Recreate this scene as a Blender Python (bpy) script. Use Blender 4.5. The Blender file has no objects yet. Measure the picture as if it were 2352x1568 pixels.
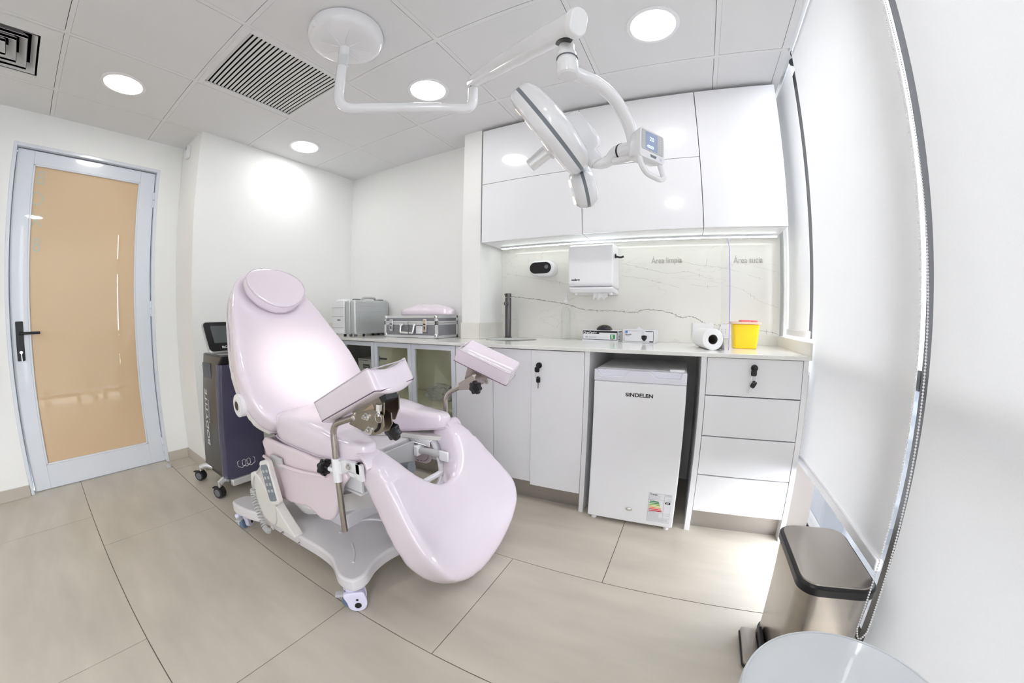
import bpy, bmesh, math, random
from mathutils import Vector, Matrix
random.seed(4)
scene = bpy.context.scene
C = scene.collection
V = Vector

# ---------------------------------------------------------------- camera (fisheye lens of the photograph)
cd = bpy.data.cameras.new('camera'); cam = bpy.data.objects.new('camera', cd); C.objects.link(cam)
cd.type = 'PANO'; cd.panorama_type = 'FISHEYE_LENS_POLYNOMIAL'; cd.fisheye_fov = math.radians(200)
cd.sensor_fit = 'HORIZONTAL'; cd.sensor_width = 36; cd.sensor_height = 24
cd.fisheye_polynomial_k0 = 0
cd.fisheye_polynomial_k1 = -7.66861114e-02
cd.fisheye_polynomial_k2 = -4.52567538e-04
cd.fisheye_polynomial_k3 = 8.70761171e-05
cd.fisheye_polynomial_k4 = -1.55512851e-06
CAM = V((2.8207, 0.0283, 1.0514))
_R = V((0.89484701, 0.4463657, 0.00254571)); _U = V((-0.03345962, 0.06138859, 0.99755295)); _F = V((-0.44511715, 0.89274246, -0.06986863))
cam.matrix_world = Matrix(((_R.x, _U.x, -_F.x, CAM.x), (_R.y, _U.y, -_F.y, CAM.y), (_R.z, _U.z, -_F.z, CAM.z), (0, 0, 0, 1)))
scene.camera = cam
# ---------------------------------------------------------------- world: white overcast sky
w = bpy.data.worlds.new('sky'); scene.world = w; w.use_nodes = True
wn = w.node_tree; bg = wn.nodes['Background']
tcw = wn.nodes.new('ShaderNodeTexCoord'); nzw = wn.nodes.new('ShaderNodeTexNoise'); nzw.inputs['Scale'].default_value = 2.2; nzw.inputs['Detail'].default_value = 4
rpw = wn.nodes.new('ShaderNodeValToRGB'); rpw.color_ramp.elements[0].color = (0.72, 0.82, 1, 1); rpw.color_ramp.elements[1].color = (1, 1, 1, 1)
rpw.color_ramp.elements[0].position = .35; rpw.color_ramp.elements[1].position = .6
wn.links.new(tcw.outputs['Generated'], nzw.inputs['Vector']); wn.links.new(nzw.outputs['Fac'], rpw.inputs['Fac']); wn.links.new(rpw.outputs['Color'], bg.inputs['Color'])
SKY = 10.5
LAMP = 31.0       # emission of the round ceiling downlights
bg.inputs['Strength'].default_value = SKY
# ---------------------------------------------------------------- exposure
scene.view_settings.view_transform = 'Standard'; scene.view_settings.look = 'None'
scene.view_settings.exposure = 0.26; scene.view_settings.gamma = 1; scene.view_settings.use_curve_mapping = False
scene.cycles.use_denoising = True
scene.cycles.max_bounces = 10; scene.cycles.diffuse_bounces = 6; scene.cycles.transparent_max_bounces = 12
scene.cycles.caustics_reflective = False; scene.cycles.caustics_refractive = False
scene.cycles.sample_clamp_indirect = 6
PI = math.pi
H = 2.36          # ceiling height
YF, YM = 1.775, 2.43   # counter front, marble wall
# ================================================================ materials
def mat(name, col, rough=.5, metal=0, coat=0, spec=.5, bump=None, var=None, trans=0, emit=None, es=0, alpha=1, ior=1.45, aniso=0, coat_rough=.03):
    m = bpy.data.materials.new(name); m.use_nodes = True
    n = m.node_tree; b = n.nodes['Principled BSDF']
    b.inputs['Base Color'].default_value = (*col, 1); b.inputs['Roughness'].default_value = rough
    b.inputs['Metallic'].default_value = metal; b.inputs['Coat Weight'].default_value = coat
    b.inputs['Coat Roughness'].default_value = coat_rough
    b.inputs['Specular IOR Level'].default_value = spec; b.inputs['Transmission Weight'].default_value = trans
    b.inputs['IOR'].default_value = ior; b.inputs['Alpha'].default_value = alpha; b.inputs['Anisotropic'].default_value = aniso
    if emit: b.inputs['Emission Color'].default_value = (*emit, 1); b.inputs['Emission Strength'].default_value = es
    tc = n.nodes.new('ShaderNodeTexCoord')
    if var:
        sc, amt = var[:2]
        mp = n.nodes.new('ShaderNodeMapping'); mp.inputs['Scale'].default_value = var[2] if len(var) > 2 else (1, 1, 1)
        nz = n.nodes.new('ShaderNodeTexNoise'); nz.inputs['Scale'].default_value = sc; nz.inputs['Detail'].default_value = 6
        rp = n.nodes.new('ShaderNodeValToRGB')
        rp.color_ramp.elements[0].position = .3; rp.color_ramp.elements[1].position = .7
        rp.color_ramp.elements[0].color = (*[c * (1 - amt) for c in col], 1); rp.color_ramp.elements[1].color = (*[min(1, c * (1 + amt)) for c in col], 1)
        n.links.new(tc.outputs['Object'], mp.inputs['Vector']); n.links.new(mp.outputs['Vector'], nz.inputs['Vector'])
        n.links.new(nz.outputs['Fac'], rp.inputs['Fac']); n.links.new(rp.outputs['Color'], b.inputs['Base Color'])
    if bump:
        nz = n.nodes.new('ShaderNodeTexNoise'); nz.inputs['Scale'].default_value = bump[0]; nz.inputs['Detail'].default_value = 3
        bp = n.nodes.new('ShaderNodeBump'); bp.inputs['Strength'].default_value = bump[1]; bp.inputs['Distance'].default_value = .002
        n.links.new(tc.outputs['Object'], nz.inputs['Vector']); n.links.new(nz.outputs['Fac'], bp.inputs['Height']); n.links.new(bp.outputs['Normal'], b.inputs['Normal'])
    return m
M = {}
M['wall'] = mat('painted_wall', (.86, .86, .84), .7, bump=(180, .05), var=(1.2, .012))
M['ceil'] = mat('ceiling_board', (.78, .78, .79), .8, bump=(300, .06), var=(2, .012))
M['tbar'] = mat('ceiling_bar', (.79, .79, .80), .8, var=(2, .012))
M['dark'] = mat('dark_gap', (.02, .02, .02), .8, var=(5, .1))
M['tile'] = mat('floor_tile', (.555, .51, .43), .33, var=(1.6, .10, (1.2, 5, 1)), bump=(60, .03), spec=.45)
M['grout'] = mat('grout', (.24, .22, .19), .9, var=(30, .1))
M['skirt'] = mat('stone_skirting', (.50, .455, .39), .45, var=(3, .06))
M['gloss'] = mat('gloss_white_lacquer', (.85, .85, .87), .12, coat=.8, spec=.5, var=(1, .006))
M['matt'] = mat('white_laminate', (.87, .87, .89), .35, spec=.4, var=(1, .006))
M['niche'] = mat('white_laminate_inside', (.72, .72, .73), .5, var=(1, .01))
M['counter'] = mat('quartz_worktop', (.82, .815, .785), .12, spec=.5, var=(40, .02))
M['plinth'] = mat('brushed_plinth', (.40, .37, .34), .35, metal=.6, aniso=.5, var=(2, .05, (1, 30, 1)))
M['pink'] = mat('blush_vinyl', (.80, .72, .79), .14, coat=1, spec=.55, bump=(7, .035), var=(2, .012))
M['pinkmat'] = mat('blush_skirt_vinyl', (.78, .675, .72), .35, coat=.25, var=(2, .012))
M['seam'] = mat('vinyl_seam', (.60, .53, .60), .4, var=(20, .05))
M['bagfilm'] = mat('crumpled_film', (.62, .64, .66), .25, coat=.3, var=(6, .1))
M['gloveblk'] = mat('black_nitrile', (.015, .015, .02), .35, var=(6, .2))
M['kraftdark'] = mat('brown_card_flap', (.17, .13, .09), .7, var=(6, .1))
M['stitch'] = mat('dark_stitching', (.16, .10, .15), .8, var=(20, .05))
M['cream'] = mat('cream_plastic_shell', (.74, .72, .69), .35, coat=.2, var=(1, .01))
M['base'] = mat('grey_white_enamel', (.70, .68, .70), .35, coat=.3, var=(1, .01))
M['white'] = mat('white_plastic', (.86, .86, .88), .28, coat=.2, var=(1, .008))
M['whitegl'] = mat('white_enamel', (.82, .82, .84), .15, coat=.6, var=(1, .008))
M['steel'] = mat('brushed_steel', (.48, .44, .40), .27, metal=1, aniso=.4, var=(12, .06, (1, 1, 9)))
M['chrome'] = mat('chrome', (.75, .75, .76), .12, metal=1, var=(5, .03))
M['brass'] = mat('bracket_steel', (.36, .32, .27), .3, metal=1, var=(14, .12))
M['alu'] = mat('aluminium', (.80, .81, .83), .34, metal=.6, var=(6, .03))
M['black'] = mat('black_plastic', (.012, .012, .014), .3, var=(8, .2))
M['rubber'] = mat('black_rubber', (.02, .02, .022), .55, var=(8, .2))
M['grey'] = mat('grey_plastic', (.17, .18, .20), .4, var=(5, .04))
M['lgrey'] = mat('light_grey_plastic', (.50, .50, .50), .4, var=(5, .03))
M['band'] = mat('grey_band', (.20, .22, .25), .45, var=(5, .04))
M['casegrey'] = mat('grey_case_panel', (.23, .23, .25), .45, var=(40, .06), bump=(200, .1))
M['silver'] = mat('silver_case_shell', (.55, .57, .57), .35, metal=.55, var=(4, .03))
M['purple'] = mat('indigo_gloss_panel', (.066, .062, .115), .16, coat=.6, var=(2, .04))
M['gunmetal'] = mat('gunmetal_panel', (.085, .08, .075), .3, metal=.5, var=(3, .05))
M['yellow'] = mat('yellow_plastic', (.86, .60, .015), .3, var=(3, .02))
M['red'] = mat('red_translucent_lid', (.75, .16, .18), .3, var=(3, .04))
M['amberlid'] = mat('pale_lid', (.86, .66, .50), .3, alpha=.75, var=(3, .02))
M['paper'] = mat('paper_towel', (.86, .86, .86), .9, bump=(120, .3), var=(3, .01))
M['card'] = mat('printed_white_card', (.80, .80, .83), .5, var=(3, .01))
M['ink'] = mat('black_print', (.012, .012, .012), .5, var=(3, .1))
M['inkgrey'] = mat('grey_print', (.33, .33, .35), .5, var=(3, .05))
M['letter'] = mat('taupe_lettering', (.42, .40, .36), .5, var=(3, .05))
M['green'] = mat('green_print', (.03, .28, .08), .5, var=(3, .05))
M['blue'] = mat('blue_print', (.08, .24, .62), .5, var=(3, .05))
M['bluewheel'] = mat('blue_grey_wheel', (.13, .19, .30), .3, var=(3, .05))
M['lilac'] = mat('lilac_white_plastic', (.72, .70, .86), .25, coat=.3, var=(3, .01))
M['faucet'] = mat('gunmetal_tap', (.13, .12, .12), .25, metal=.9, var=(3, .05))
M['sink'] = mat('sink_steel', (.26, .24, .21), .25, metal=1, var=(9, .1))
M['brown'] = mat('dark_bronze_frame', (.012, .010, .009), .4, var=(2, .08))
M['bin'] = mat('bin_steel', (.46, .42, .385), .25, metal=1, aniso=.6, var=(3, .04, (1, 1, 14)))
M['stoolv'] = mat('white_stool_vinyl', (.70, .73, .76), .3, coat=.3, bump=(40, .05), var=(3, .01))
M['doorw'] = mat('white_door_enamel', (.72, .75, .80), .25, coat=.4, var=(2, .01))
M['screen'] = mat('dark_screen', (.10, .11, .12), .15, coat=.5, var=(2, .04))
M['lcd'] = mat('lcd_screen', (.16, .19, .29), .2, emit=(.30, .36, .52), es=.45, var=(2, .04))
M['lcdink'] = mat('lcd_digits', (.8, .9, 1), .3, emit=(.7, .9, 1), es=1.0)
M['ground'] = mat('street_ground', (.026, .03, .036), .9, var=(.2, .3))
M['facade'] = mat('far_facade', (.045, .052, .065), .8, var=(.2, .15))
M['knobcap'] = mat('star_knob_plastic', (.01, .01, .012), .2, var=(9, .2))
M['core'] = mat('card_core', (.16, .14, .125), .8, var=(9, .08))
M['fridgetrim'] = mat('fridge_trim', (.76, .76, .83), .25, coat=.3, var=(3, .01))
M['jambshade'] = mat('shaded_jamb', (.22, .20, .185), .5, var=(2, .05))  # jamb's shadow side: the shade is put into this brown-grey base colour
M['tag'] = mat('kraft_label', (.45, .34, .24), .6, var=(9, .08))
for nm, c in (('e1', (.02, .22, .07)), ('e2', (.06, .34, .09)), ('e3', (.30, .52, .07)), ('e4', (.70, .72, .22)), ('e5', (.82, .38, .10)), ('e6', (.74, .07, .06)), ('e7', (.62, .03, .05))):
    M[nm] = mat('energy_print_' + nm, c, .5, var=(3, .03))
# lamps
def emis(name, col, s):
    m = bpy.data.materials.new(name); m.use_nodes = True; n = m.node_tree; n.nodes.clear()
    e = n.nodes.new('ShaderNodeEmission'); e.inputs[0].default_value = (*col, 1); e.inputs[1].default_value = s
    o = n.nodes.new('ShaderNodeOutputMaterial'); n.links.new(e.outputs[0], o.inputs[0]); return m
M['lamp'] = emis('lamp_diffuser', (1, 1, 1), LAMP)
M['led'] = emis('led_strip', (.93, 1, .96), 10)
M['ledspot'] = emis('warm_led', (1, .80, .58), 1.6)
M['lens'] = emis('lamp_lens', (1, .97, .93), .9)
# window glass: clear pane, reflection rising at grazing angles
def glass(name, tint=(1, 1, 1), refl=.06, graz=.55):
    m = bpy.data.materials.new(name); m.use_nodes = True; n = m.node_tree; n.nodes.clear()
    t = n.nodes.new('ShaderNodeBsdfTransparent'); t.inputs[0].default_value = (*tint, 1)
    g = n.nodes.new('ShaderNodeBsdfGlossy'); g.inputs['Roughness'].default_value = .02
    lw_ = n.nodes.new('ShaderNodeLayerWeight'); lw_.inputs['Blend'].default_value = .5
    pw = n.nodes.new('ShaderNodeMath'); pw.operation = 'POWER'; pw.inputs[1].default_value = 5
    mul = n.nodes.new('ShaderNodeMath'); mul.operation = 'MULTIPLY_ADD'; mul.inputs[1].default_value = graz; mul.inputs[2].default_value = refl
    mx = n.nodes.new('ShaderNodeMixShader'); o = n.nodes.new('ShaderNodeOutputMaterial')
    n.links.new(lw_.outputs['Facing'], pw.inputs[0]); n.links.new(pw.outputs[0], mul.inputs[0]); n.links.new(mul.outputs[0], mx.inputs[0]); n.links.new(t.outputs[0], mx.inputs[1]); n.links.new(g.outputs[0], mx.inputs[2]); n.links.new(mx.outputs[0], o.inputs[0])
    return m
M['glass'] = glass('window_glass')
M['cabglass'] = glass('cabinet_glass', (.93, .94, .90), .05)
M['acryl'] = glass('acrylic_sheet', (.985, .985, .99), .02, .05)
M['bottleglass'] = glass('clear_bottle', (.975, .985, .98), .05, .4)
M['acryledge'] = mat('acrylic_edge', (.42, .36, .70), .2, var=(3, .03))
# roller blind: woven screen fabric, lets light through
def blind_mat():
    m = bpy.data.materials.new('roller_blind_fabric'); m.use_nodes = True; n = m.node_tree; n.nodes.clear()
    d = n.nodes.new('ShaderNodeBsdfDiffuse'); t = n.nodes.new('ShaderNodeBsdfTranslucent'); tr = n.nodes.new('ShaderNodeBsdfTransparent')
    tc = n.nodes.new('ShaderNodeTexCoord'); ck = n.nodes.new('ShaderNodeTexNoise'); ck.inputs['Scale'].default_value = 260
    rp = n.nodes.new('ShaderNodeValToRGB'); rp.color_ramp.elements[0].color = (.80, .80, .795, 1); rp.color_ramp.elements[1].color = (.86, .86, .855, 1)
    n.links.new(tc.outputs['Object'], ck.inputs['Vector']); n.links.new(ck.outputs['Fac'], rp.inputs['Fac'])
    n.links.new(rp.outputs['Color'], d.inputs[0]); t.inputs[0].default_value = (.84, .835, .825, 1)
    a = n.nodes.new('ShaderNodeMixShader'); a.inputs[0].default_value = .235
    b = n.nodes.new('ShaderNodeMixShader'); b.inputs[0].default_value = .035
    n.links.new(d.outputs[0], a.inputs[1]); n.links.new(t.outputs[0], a.inputs[2]); n.links.new(a.outputs[0], b.inputs[1]); n.links.new(tr.outputs[0], b.inputs[2])
    o = n.nodes.new('ShaderNodeOutputMaterial'); n.links.new(b.outputs[0], o.inputs[0]); return m
M['blind'] = blind_mat()
# peach satin film behind the glass of the door
M['peach'] = mat('peach_film_glass', (.66, .475, .285), .45, coat=1, spec=.5, coat_rough=.012, var=(1.5, .02))
M['peach'].node_tree.nodes['Principled BSDF'].inputs['Coat IOR'].default_value = 1.75
M['frost'] = mat('frosted_lettering', (.50, .50, .38), .45, coat=1, var=(1.5, .02))
# marble: cream stone with thin branching veins
def marble():
    m = mat('veined_stone', (.74, .72, .67), .10, spec=.5); n = m.node_tree; b = n.nodes['Principled BSDF']; tc = n.nodes['Texture Coordinate'] if 'Texture Coordinate' in n.nodes else n.nodes.new('ShaderNodeTexCoord')
    nz = n.nodes.new('ShaderNodeTexNoise'); nz.inputs['Scale'].default_value = 3; nz.inputs['Detail'].default_value = 5
    mp = n.nodes.new('ShaderNodeMapping'); mp.inputs['Rotation'].default_value = (0, .30, 0); mp.inputs['Scale'].default_value = (.6, 1, 2.6)
    wv = n.nodes.new('ShaderNodeTexNoise'); wv.inputs['Scale'].default_value = 1.6; wv.inputs['Detail'].default_value = 9; wv.inputs['Distortion'].default_value = .7
    sub = n.nodes.new('ShaderNodeMath'); sub.operation = 'SUBTRACT'; sub.inputs[1].default_value = .5
    ab = n.nodes.new('ShaderNodeMath'); ab.operation = 'ABSOLUTE'
    rp = n.nodes.new('ShaderNodeValToRGB'); rp.color_ramp.elements[0].position = 0; rp.color_ramp.elements[0].color = (.22, .22, .22, 1); rp.color_ramp.elements[1].position = .0035; rp.color_ramp.elements[1].color = (0, 0, 0, 1)
    base = n.nodes.new('ShaderNodeValToRGB'); base.color_ramp.elements[0].color = (.76, .74, .69, 1); base.color_ramp.elements[1].color = (.81, .80, .76, 1)
    mx = n.nodes.new('ShaderNodeMixRGB'); mx.inputs[2].default_value = (.40, .37, .30, 1)
    L = n.links.new
    L(tc.outputs['Object'], mp.inputs['Vector']); L(mp.outputs[0], wv.inputs['Vector']); L(wv.outputs['Fac'], sub.inputs[0]); L(sub.outputs[0], ab.inputs[0]); L(ab.outputs[0], rp.inputs[0])
    L(tc.outputs['Object'], nz.inputs['Vector']); L(nz.outputs['Fac'], base.inputs[0]); L(base.outputs[0], mx.inputs[1]); L(rp.outputs[0], mx.inputs[0]); L(mx.outputs[0], b.inputs['Base Color'])
    return m
M['marble'] = marble()
M['marbleplain'] = mat('plain_stone', (.77, .755, .70), .12, var=(3, .04))
M['vein'] = mat('stone_vein', (.20, .18, .14), .3, var=(9, .2))
M['veinfine'] = mat('fine_stone_vein', (.42, .40, .34), .3, var=(9, .1))
# ================================================================ mesh helpers
def frame(o=(0, 0, 0), x=(1, 0, 0), z=(0, 0, 1)):
    x = V(x).normalized(); z = V(z); z = (z - x * z.dot(x)).normalized(); y = z.cross(x)
    return Matrix(((x.x, y.x, z.x, o[0]), (x.y, y.y, z.y, o[1]), (x.z, y.z, z.z, o[2]), (0, 0, 0, 1)))
I = Matrix.Identity(4)
class MB:
    def __init__(s): s.b = bmesh.new(); s.mi = 0
    def _f(s, vs):
        try: f = s.b.faces.new(vs); f.material_index = s.mi; f.smooth = True; return f
        except ValueError: return None
    def box(s, a, b, T=I):
        (x0, y0, z0), (x1, y1, z1) = a, b
        v = [s.b.verts.new(T @ V(p)) for p in ((x0, y0, z0), (x1, y0, z0), (x1, y1, z0), (x0, y1, z0), (x0, y0, z1), (x1, y0, z1), (x1, y1, z1), (x0, y1, z1))]
        for q in ((0, 3, 2, 1), (4, 5, 6, 7), (0, 1, 5, 4), (1, 2, 6, 5), (2, 3, 7, 6), (3, 0, 4, 7)): s._f([v[i] for i in q])
        return s
    def quad(s, *p):
        s._f([s.b.verts.new(V(q)) for q in p]); return s
    def prism(s, pts, z0, z1, T=I):
        lo = [s.b.verts.new(T @ V((x, y, z0))) for x, y in pts]; hi = [s.b.verts.new(T @ V((x, y, z1))) for x, y in pts]
        n = len(pts)
        s._f(lo[::-1]); s._f(hi)
        for i in range(n): s._f([lo[i], lo[(i + 1) % n], hi[(i + 1) % n], hi[i]])
        return s
    def rings(s, rings, cap=True, closed=False):
        R = [[s.b.verts.new(V(p)) for p in r] for r in rings]; n = len(R[0])
        m = len(R)
        for i in range(m if closed else m - 1):
            a, b = R[i], R[(i + 1) % m]
            for j in range(n): s._f([a[j], a[(j + 1) % n], b[(j + 1) % n], b[j]])
        if cap and not closed: s._f(R[0][::-1]); s._f(R[-1])
        return s
    def lathe(s, prof, T=I, n=32, cap=True):
        return s.rings([[T @ V((r * math.cos(2 * PI * k / n), r * math.sin(2 * PI * k / n), z)) for k in range(n)] for r, z in prof], cap)
    def cyl(s, p0, p1, r, r1=None, n=24, cap=True):
        p0, p1 = V(p0), V(p1); d = p1 - p0; L = d.length
        up = V((1, 0, 0)) if abs(d.normalized().x) < .9 else V((0, 1, 0))
        T = frame(p0, d.cross(up), d)
        return s.lathe([(r, 0), (r if r1 is None else r1, L)], T, n, cap)
    def tube(s, path, r, n=12, cap=True, closed=False):
        P = [V(p) for p in path]; m = len(P); rings = []; prev = None
        for i in range(m):
            if closed: t = P[(i + 1) % m] - P[i - 1]
            else: t = P[min(i + 1, m - 1)] - P[max(i - 1, 0)]
            t.normalize()
            if prev is None: prev = t.orthogonal().normalized()
            a = (prev - t * prev.dot(t)).normalized(); b = t.cross(a); prev = a
            rr = r[i] if isinstance(r, (list, tuple)) else r
            rings.append([P[i] + (a * math.cos(2 * PI * k / n) + b * math.sin(2 * PI * k / n)) * rr for k in range(n)])
        return s.rings(rings, cap, closed)
    def ball(s, c, r, n=10, sc=(1, 1, 1)):
        bmesh.ops.create_uvsphere(s.b, u_segments=n * 2, v_segments=n, radius=r, matrix=Matrix.Translation(V(c)) @ Matrix.Diagonal((*sc, 1)))
        return s
    def flat(s):
        for f in s.b.faces: f.smooth = False
        return s
def finish(o, bevel=0, segs=2, angle=35):
    if bevel:
        m = o.modifiers.new('bevel', 'BEVEL'); m.width = bevel; m.segments = segs; m.limit_method = 'ANGLE'; m.angle_limit = math.radians(angle); m.harden_normals = False
    me = o.data
    if me.polygons:
        me.polygons.foreach_set('use_smooth', [True] * len(me.polygons))
        try: me.set_sharp_from_angle(angle=math.radians(angle))
        except Exception: pass
    return o
def obj(name, mb, m, parent=None, bevel=0, segs=2, angle=35, label=None):
    bmesh.ops.recalc_face_normals(mb.b, faces=mb.b.faces)
    me = bpy.data.meshes.new(name); mb.b.to_mesh(me); mb.b.free()
    for q in (m if isinstance(m, (list, tuple)) else [m]): me.materials.append(M[q])
    o = bpy.data.objects.new(name, me); C.objects.link(o)
    if parent is not None: put(o, parent)
    if label: o['label'] = label
    return finish(o, bevel, segs, angle)
def put(o, parent):
    bpy.context.view_layer.update()
    o.parent = parent; o.matrix_parent_inverse = wm(parent).inverted()
def wm(o):
    m = o.matrix_basis.copy()
    if o.parent: m = wm(o.parent) @ o.matrix_parent_inverse @ m
    return m
def tag(o, label, cat, group=None):
    o['label'] = label; o['category'] = cat
    if group: o['group'] = group
    return o
def thing(name, label, cat, loc, group=None):
    o = bpy.data.objects.new(name, None); C.objects.link(o); o.location = loc; o.empty_display_size = .05
    return tag(o, label, cat, group)
def struct(name, mb, m, bevel=0, **k):
    o = obj(name, mb, m, None, bevel, **k); o['kind'] = 'structure'; return o
def text(name, s, size, o, x, up, m, parent, extr=.0004, sx=1, align='LEFT', font_bold=0):
    cu = bpy.data.curves.new(name, 'FONT'); cu.body = s; cu.size = size; cu.extrude = extr; cu.align_x = align; cu.offset = font_bold
    cu.materials.append(M[m]); x = V(x).normalized(); up = V(up).normalized(); z = x.cross(up)
    ob = bpy.data.objects.new(name, cu); C.objects.link(ob)
    ob.matrix_world = Matrix(((x.x * sx, up.x, z.x, o[0]), (x.y * sx, up.y, z.y, o[1]), (x.z * sx, up.z, z.z, o[2]), (0, 0, 0, 1)))
    dg = bpy.context.evaluated_depsgraph_get(); me = bpy.data.meshes.new_from_object(ob.evaluated_get(dg)); me.name = name
    mw = ob.matrix_basis.copy(); C.objects.unlink(ob); bpy.data.objects.remove(ob)
    ob = bpy.data.objects.new(name, me); C.objects.link(ob); ob.matrix_basis = mw
    if parent is not None: put(ob, parent)
    return ob
def smooth_path(pts, n=8, closed=False):
    P = [V(p) for p in pts]; out = []; m = len(P)
    for i in range(m if closed else m - 1):
        if closed: a, b, c, d = P[i - 1], P[i], P[(i + 1) % m], P[(i + 2) % m]
        else: a, b, c, d = P[max(i - 1, 0)], P[i], P[i + 1], P[min(i + 2, m - 1)]
        for k in range(n):
            t = k / n
            out.append(.5 * ((2 * b) + (c - a) * t + (2 * a - 5 * b + 4 * c - d) * t * t + (3 * b - a - 3 * c + d) * t ** 3))
    if not closed: out.append(P[-1])
    return out
def fillet(pts, r, n=6):
    """polyline with its corners rounded by radius r"""
    P = [V(p) for p in pts]; out = [P[0]]
    for i in range(1, len(P) - 1):
        a = (P[i - 1] - P[i]); b = (P[i + 1] - P[i]); ra = min(r, a.length * .48, b.length * .48)
        p0 = P[i] + a.normalized() * ra; p1 = P[i] + b.normalized() * ra
        for k in range(n + 1):
            t = k / n; out.append(p0 * (1 - t) ** 2 + P[i] * 2 * t * (1 - t) + p1 * t * t)
    out.append(P[-1]); return out
def rrect(w, h, r, n=6, cx=0, cy=0):
    o = []
    for (sx, sy, a0) in ((1, 1, 0), (-1, 1, 90), (-1, -1, 180), (1, -1, 270)):
        for k in range(n + 1):
            a = math.radians(a0 + 90 * k / n); o.append((cx + sx * (w / 2 - r) + r * math.cos(a), cy + sy * (h / 2 - r) + r * math.sin(a)))
    return o
def cushion(name, outline, t, fn, m, parent, voxel=.010, smooth=14, bulge=0, label=None, fac=.5):
    """a padded form: the closed 2D outline (a, b), thickness t, rounded all round, then mapped by fn(a, b, c)"""
    mb = MB(); mb.prism(outline, -t / 2, t / 2)
    bmesh.ops.recalc_face_normals(mb.b, faces=mb.b.faces)
    me = bpy.data.meshes.new('tmp'); mb.b.to_mesh(me); mb.b.free()
    o = bpy.data.objects.new('tmp', me); C.objects.link(o)
    r = o.modifiers.new('r', 'REMESH'); r.mode = 'VOXEL'; r.voxel_size = voxel
    s = o.modifiers.new('s', 'SMOOTH'); s.factor = fac; s.iterations = smooth
    dg = bpy.context.evaluated_depsgraph_get(); ev = o.evaluated_get(dg)
    me2 = bpy.data.meshes.new_from_object(ev)
    C.objects.unlink(o); bpy.data.objects.remove(o)
    if fn:
        for v in me2.vertices: v.co = V(fn(*v.co))
    me2.materials.clear(); me2.materials.append(M[m]); me2.name = name
    me2.polygons.foreach_set('use_smooth', [True] * len(me2.polygons))
    ob = bpy.data.objects.new(name, me2); C.objects.link(ob)
    if parent is not None: put(ob, parent)
    if label: ob['label'] = label
    return ob
def cl2(pts, n=6):
    return [(p.x, p.y) for p in smooth_path([(a, b, 0) for a, b in pts], n, closed=True)]
# ================================================================ SETTING
XW, XD, XR = 0.01, -0.394, 3.40       # left wall, door wall, right end of the ceiling / worktop
YJ, YB, YP = .863, 2.27, 2.11         # jog, back wall, pillar front
Y0 = -2.3                             # wall behind the camera
XG = 3.56                             # window plane
# floor: big porcelain tiles in a third bond, real joints
mb = MB(); mb.mi = 1; mb.box((XD - .1, Y0, -.03), (3.60, 2.6, -.0025)); mb.mi = 0
s_, L_, yA, g = .581, 1.192, .1123, .0035
for k in range(-5, 5):
    y0, y1 = yA + k * s_, yA + (k + 1) * s_
    xx = .618 + .3973 * k - 6 * L_
    while xx < 4:
        x0, x1 = max(xx, XD - .1), min(xx + L_, 3.60); a, b = max(y0, Y0), min(y1, 2.6)
        if x1 - x0 > .02 and b - a > .02: mb.box((x0 + g / 2, a + g / 2, -.02), (x1 - g / 2, b - g / 2, 0))
        xx += L_
struct('floor', mb, ['tile', 'grout'])
# ceiling: lay-in boards between flush bars
G = .61
mb = MB()
xs = [XD] + [0.0 + G * i for i in range(0, 6)] + [XR - .025]
ys = [Y0] + [G * j for j in range(-3, 4)] + [YM + .02]
hole = {(round(.61, 2), round(.61, 2)), (0.0, round(-.61, 2))}
for i in range(len(xs) - 1):
    for j in range(len(ys) - 1):
        if (round(xs[i], 2), round(ys[j], 2)) in hole: continue
        q = .012
        mb.mi = 0; mb.box((xs[i] + q - .0002, ys[j] + q - .0002, H + .0004), (xs[i + 1] - q - .0016, ys[j + 1] - q - .0016, H + .016))
mb.mi = 1
for x in xs[1:-1]: mb.box((x - .011, Y0, H + .0002), (x + .011, YM + .02, H + .008))
mb.box((XR - .036, Y0, H + .0005), (XR, YM + .02, H + .008)); mb.box((XD, Y0, H + .0005), (XD + .011, YM + .02, H + .008))
for y in ys[1:-1]: mb.box((XD, y - .011, H), (XR, y + .011, H + .008))
mb.mi = 2; mb.box((XD - .1, Y0 - .1, H + .2), (XR, YM + .2, H + .22))
mb.mi = 0; mb.box((XR - .003, Y0, H - .0), (XR + .006, YM + .2, H + .22))
mb.mi = 2
for x, y in hole:     # dark ducts above the two grilles
    for a, b in (((x, y, H + .01), (x + .01, y + G, H + .2)), ((x + G - .01, y, H + .01), (x + G, y + G, H + .2)), ((x, y, H + .01), (x + G, y + .01, H + .2)), ((x, y + G - .01, H + .01), (x + G, y + G, H + .2))): mb.box(a, b)
struct('ceiling', mb, ['ceil', 'tbar', 'dark'])
# walls
struct('wall_left', MB().box((XW - .4, YJ, 0), (XW, YB + .3, H + .26)), 'wall')
DY0, DY1, DZ = -.158, .690, 2.135     # door opening
mb = MB(); mb.box((XD - .2, DY1 + .02, 0), (XD, YJ + .1, H + .26)); mb.box((XD - .2, Y0, 0), (XD, DY0 - .02, H + .26)); mb.box((XD - .2, DY0 - .02, DZ + .02), (XD, DY1 + .02, H + .26))
struct('wall_door_side', mb, 'wall')
struct('wall_back', MB().box((XW - .1, YB, 0), (1.42, YB + .3, H + .26)), 'wall')
struct('pillar', MB().box((1.402, YP, 0), (1.545, YM + .2, H + .26)), 'wall')
struct('wall_sink_side', MB().box((1.5, YM, 0), (XR, YM + .2, H + .26)), 'wall')
struct('wall_behind', MB().box((XD - .2, Y0 - .1, 0), (3.75, Y0, H + .3)), 'wall')
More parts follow.
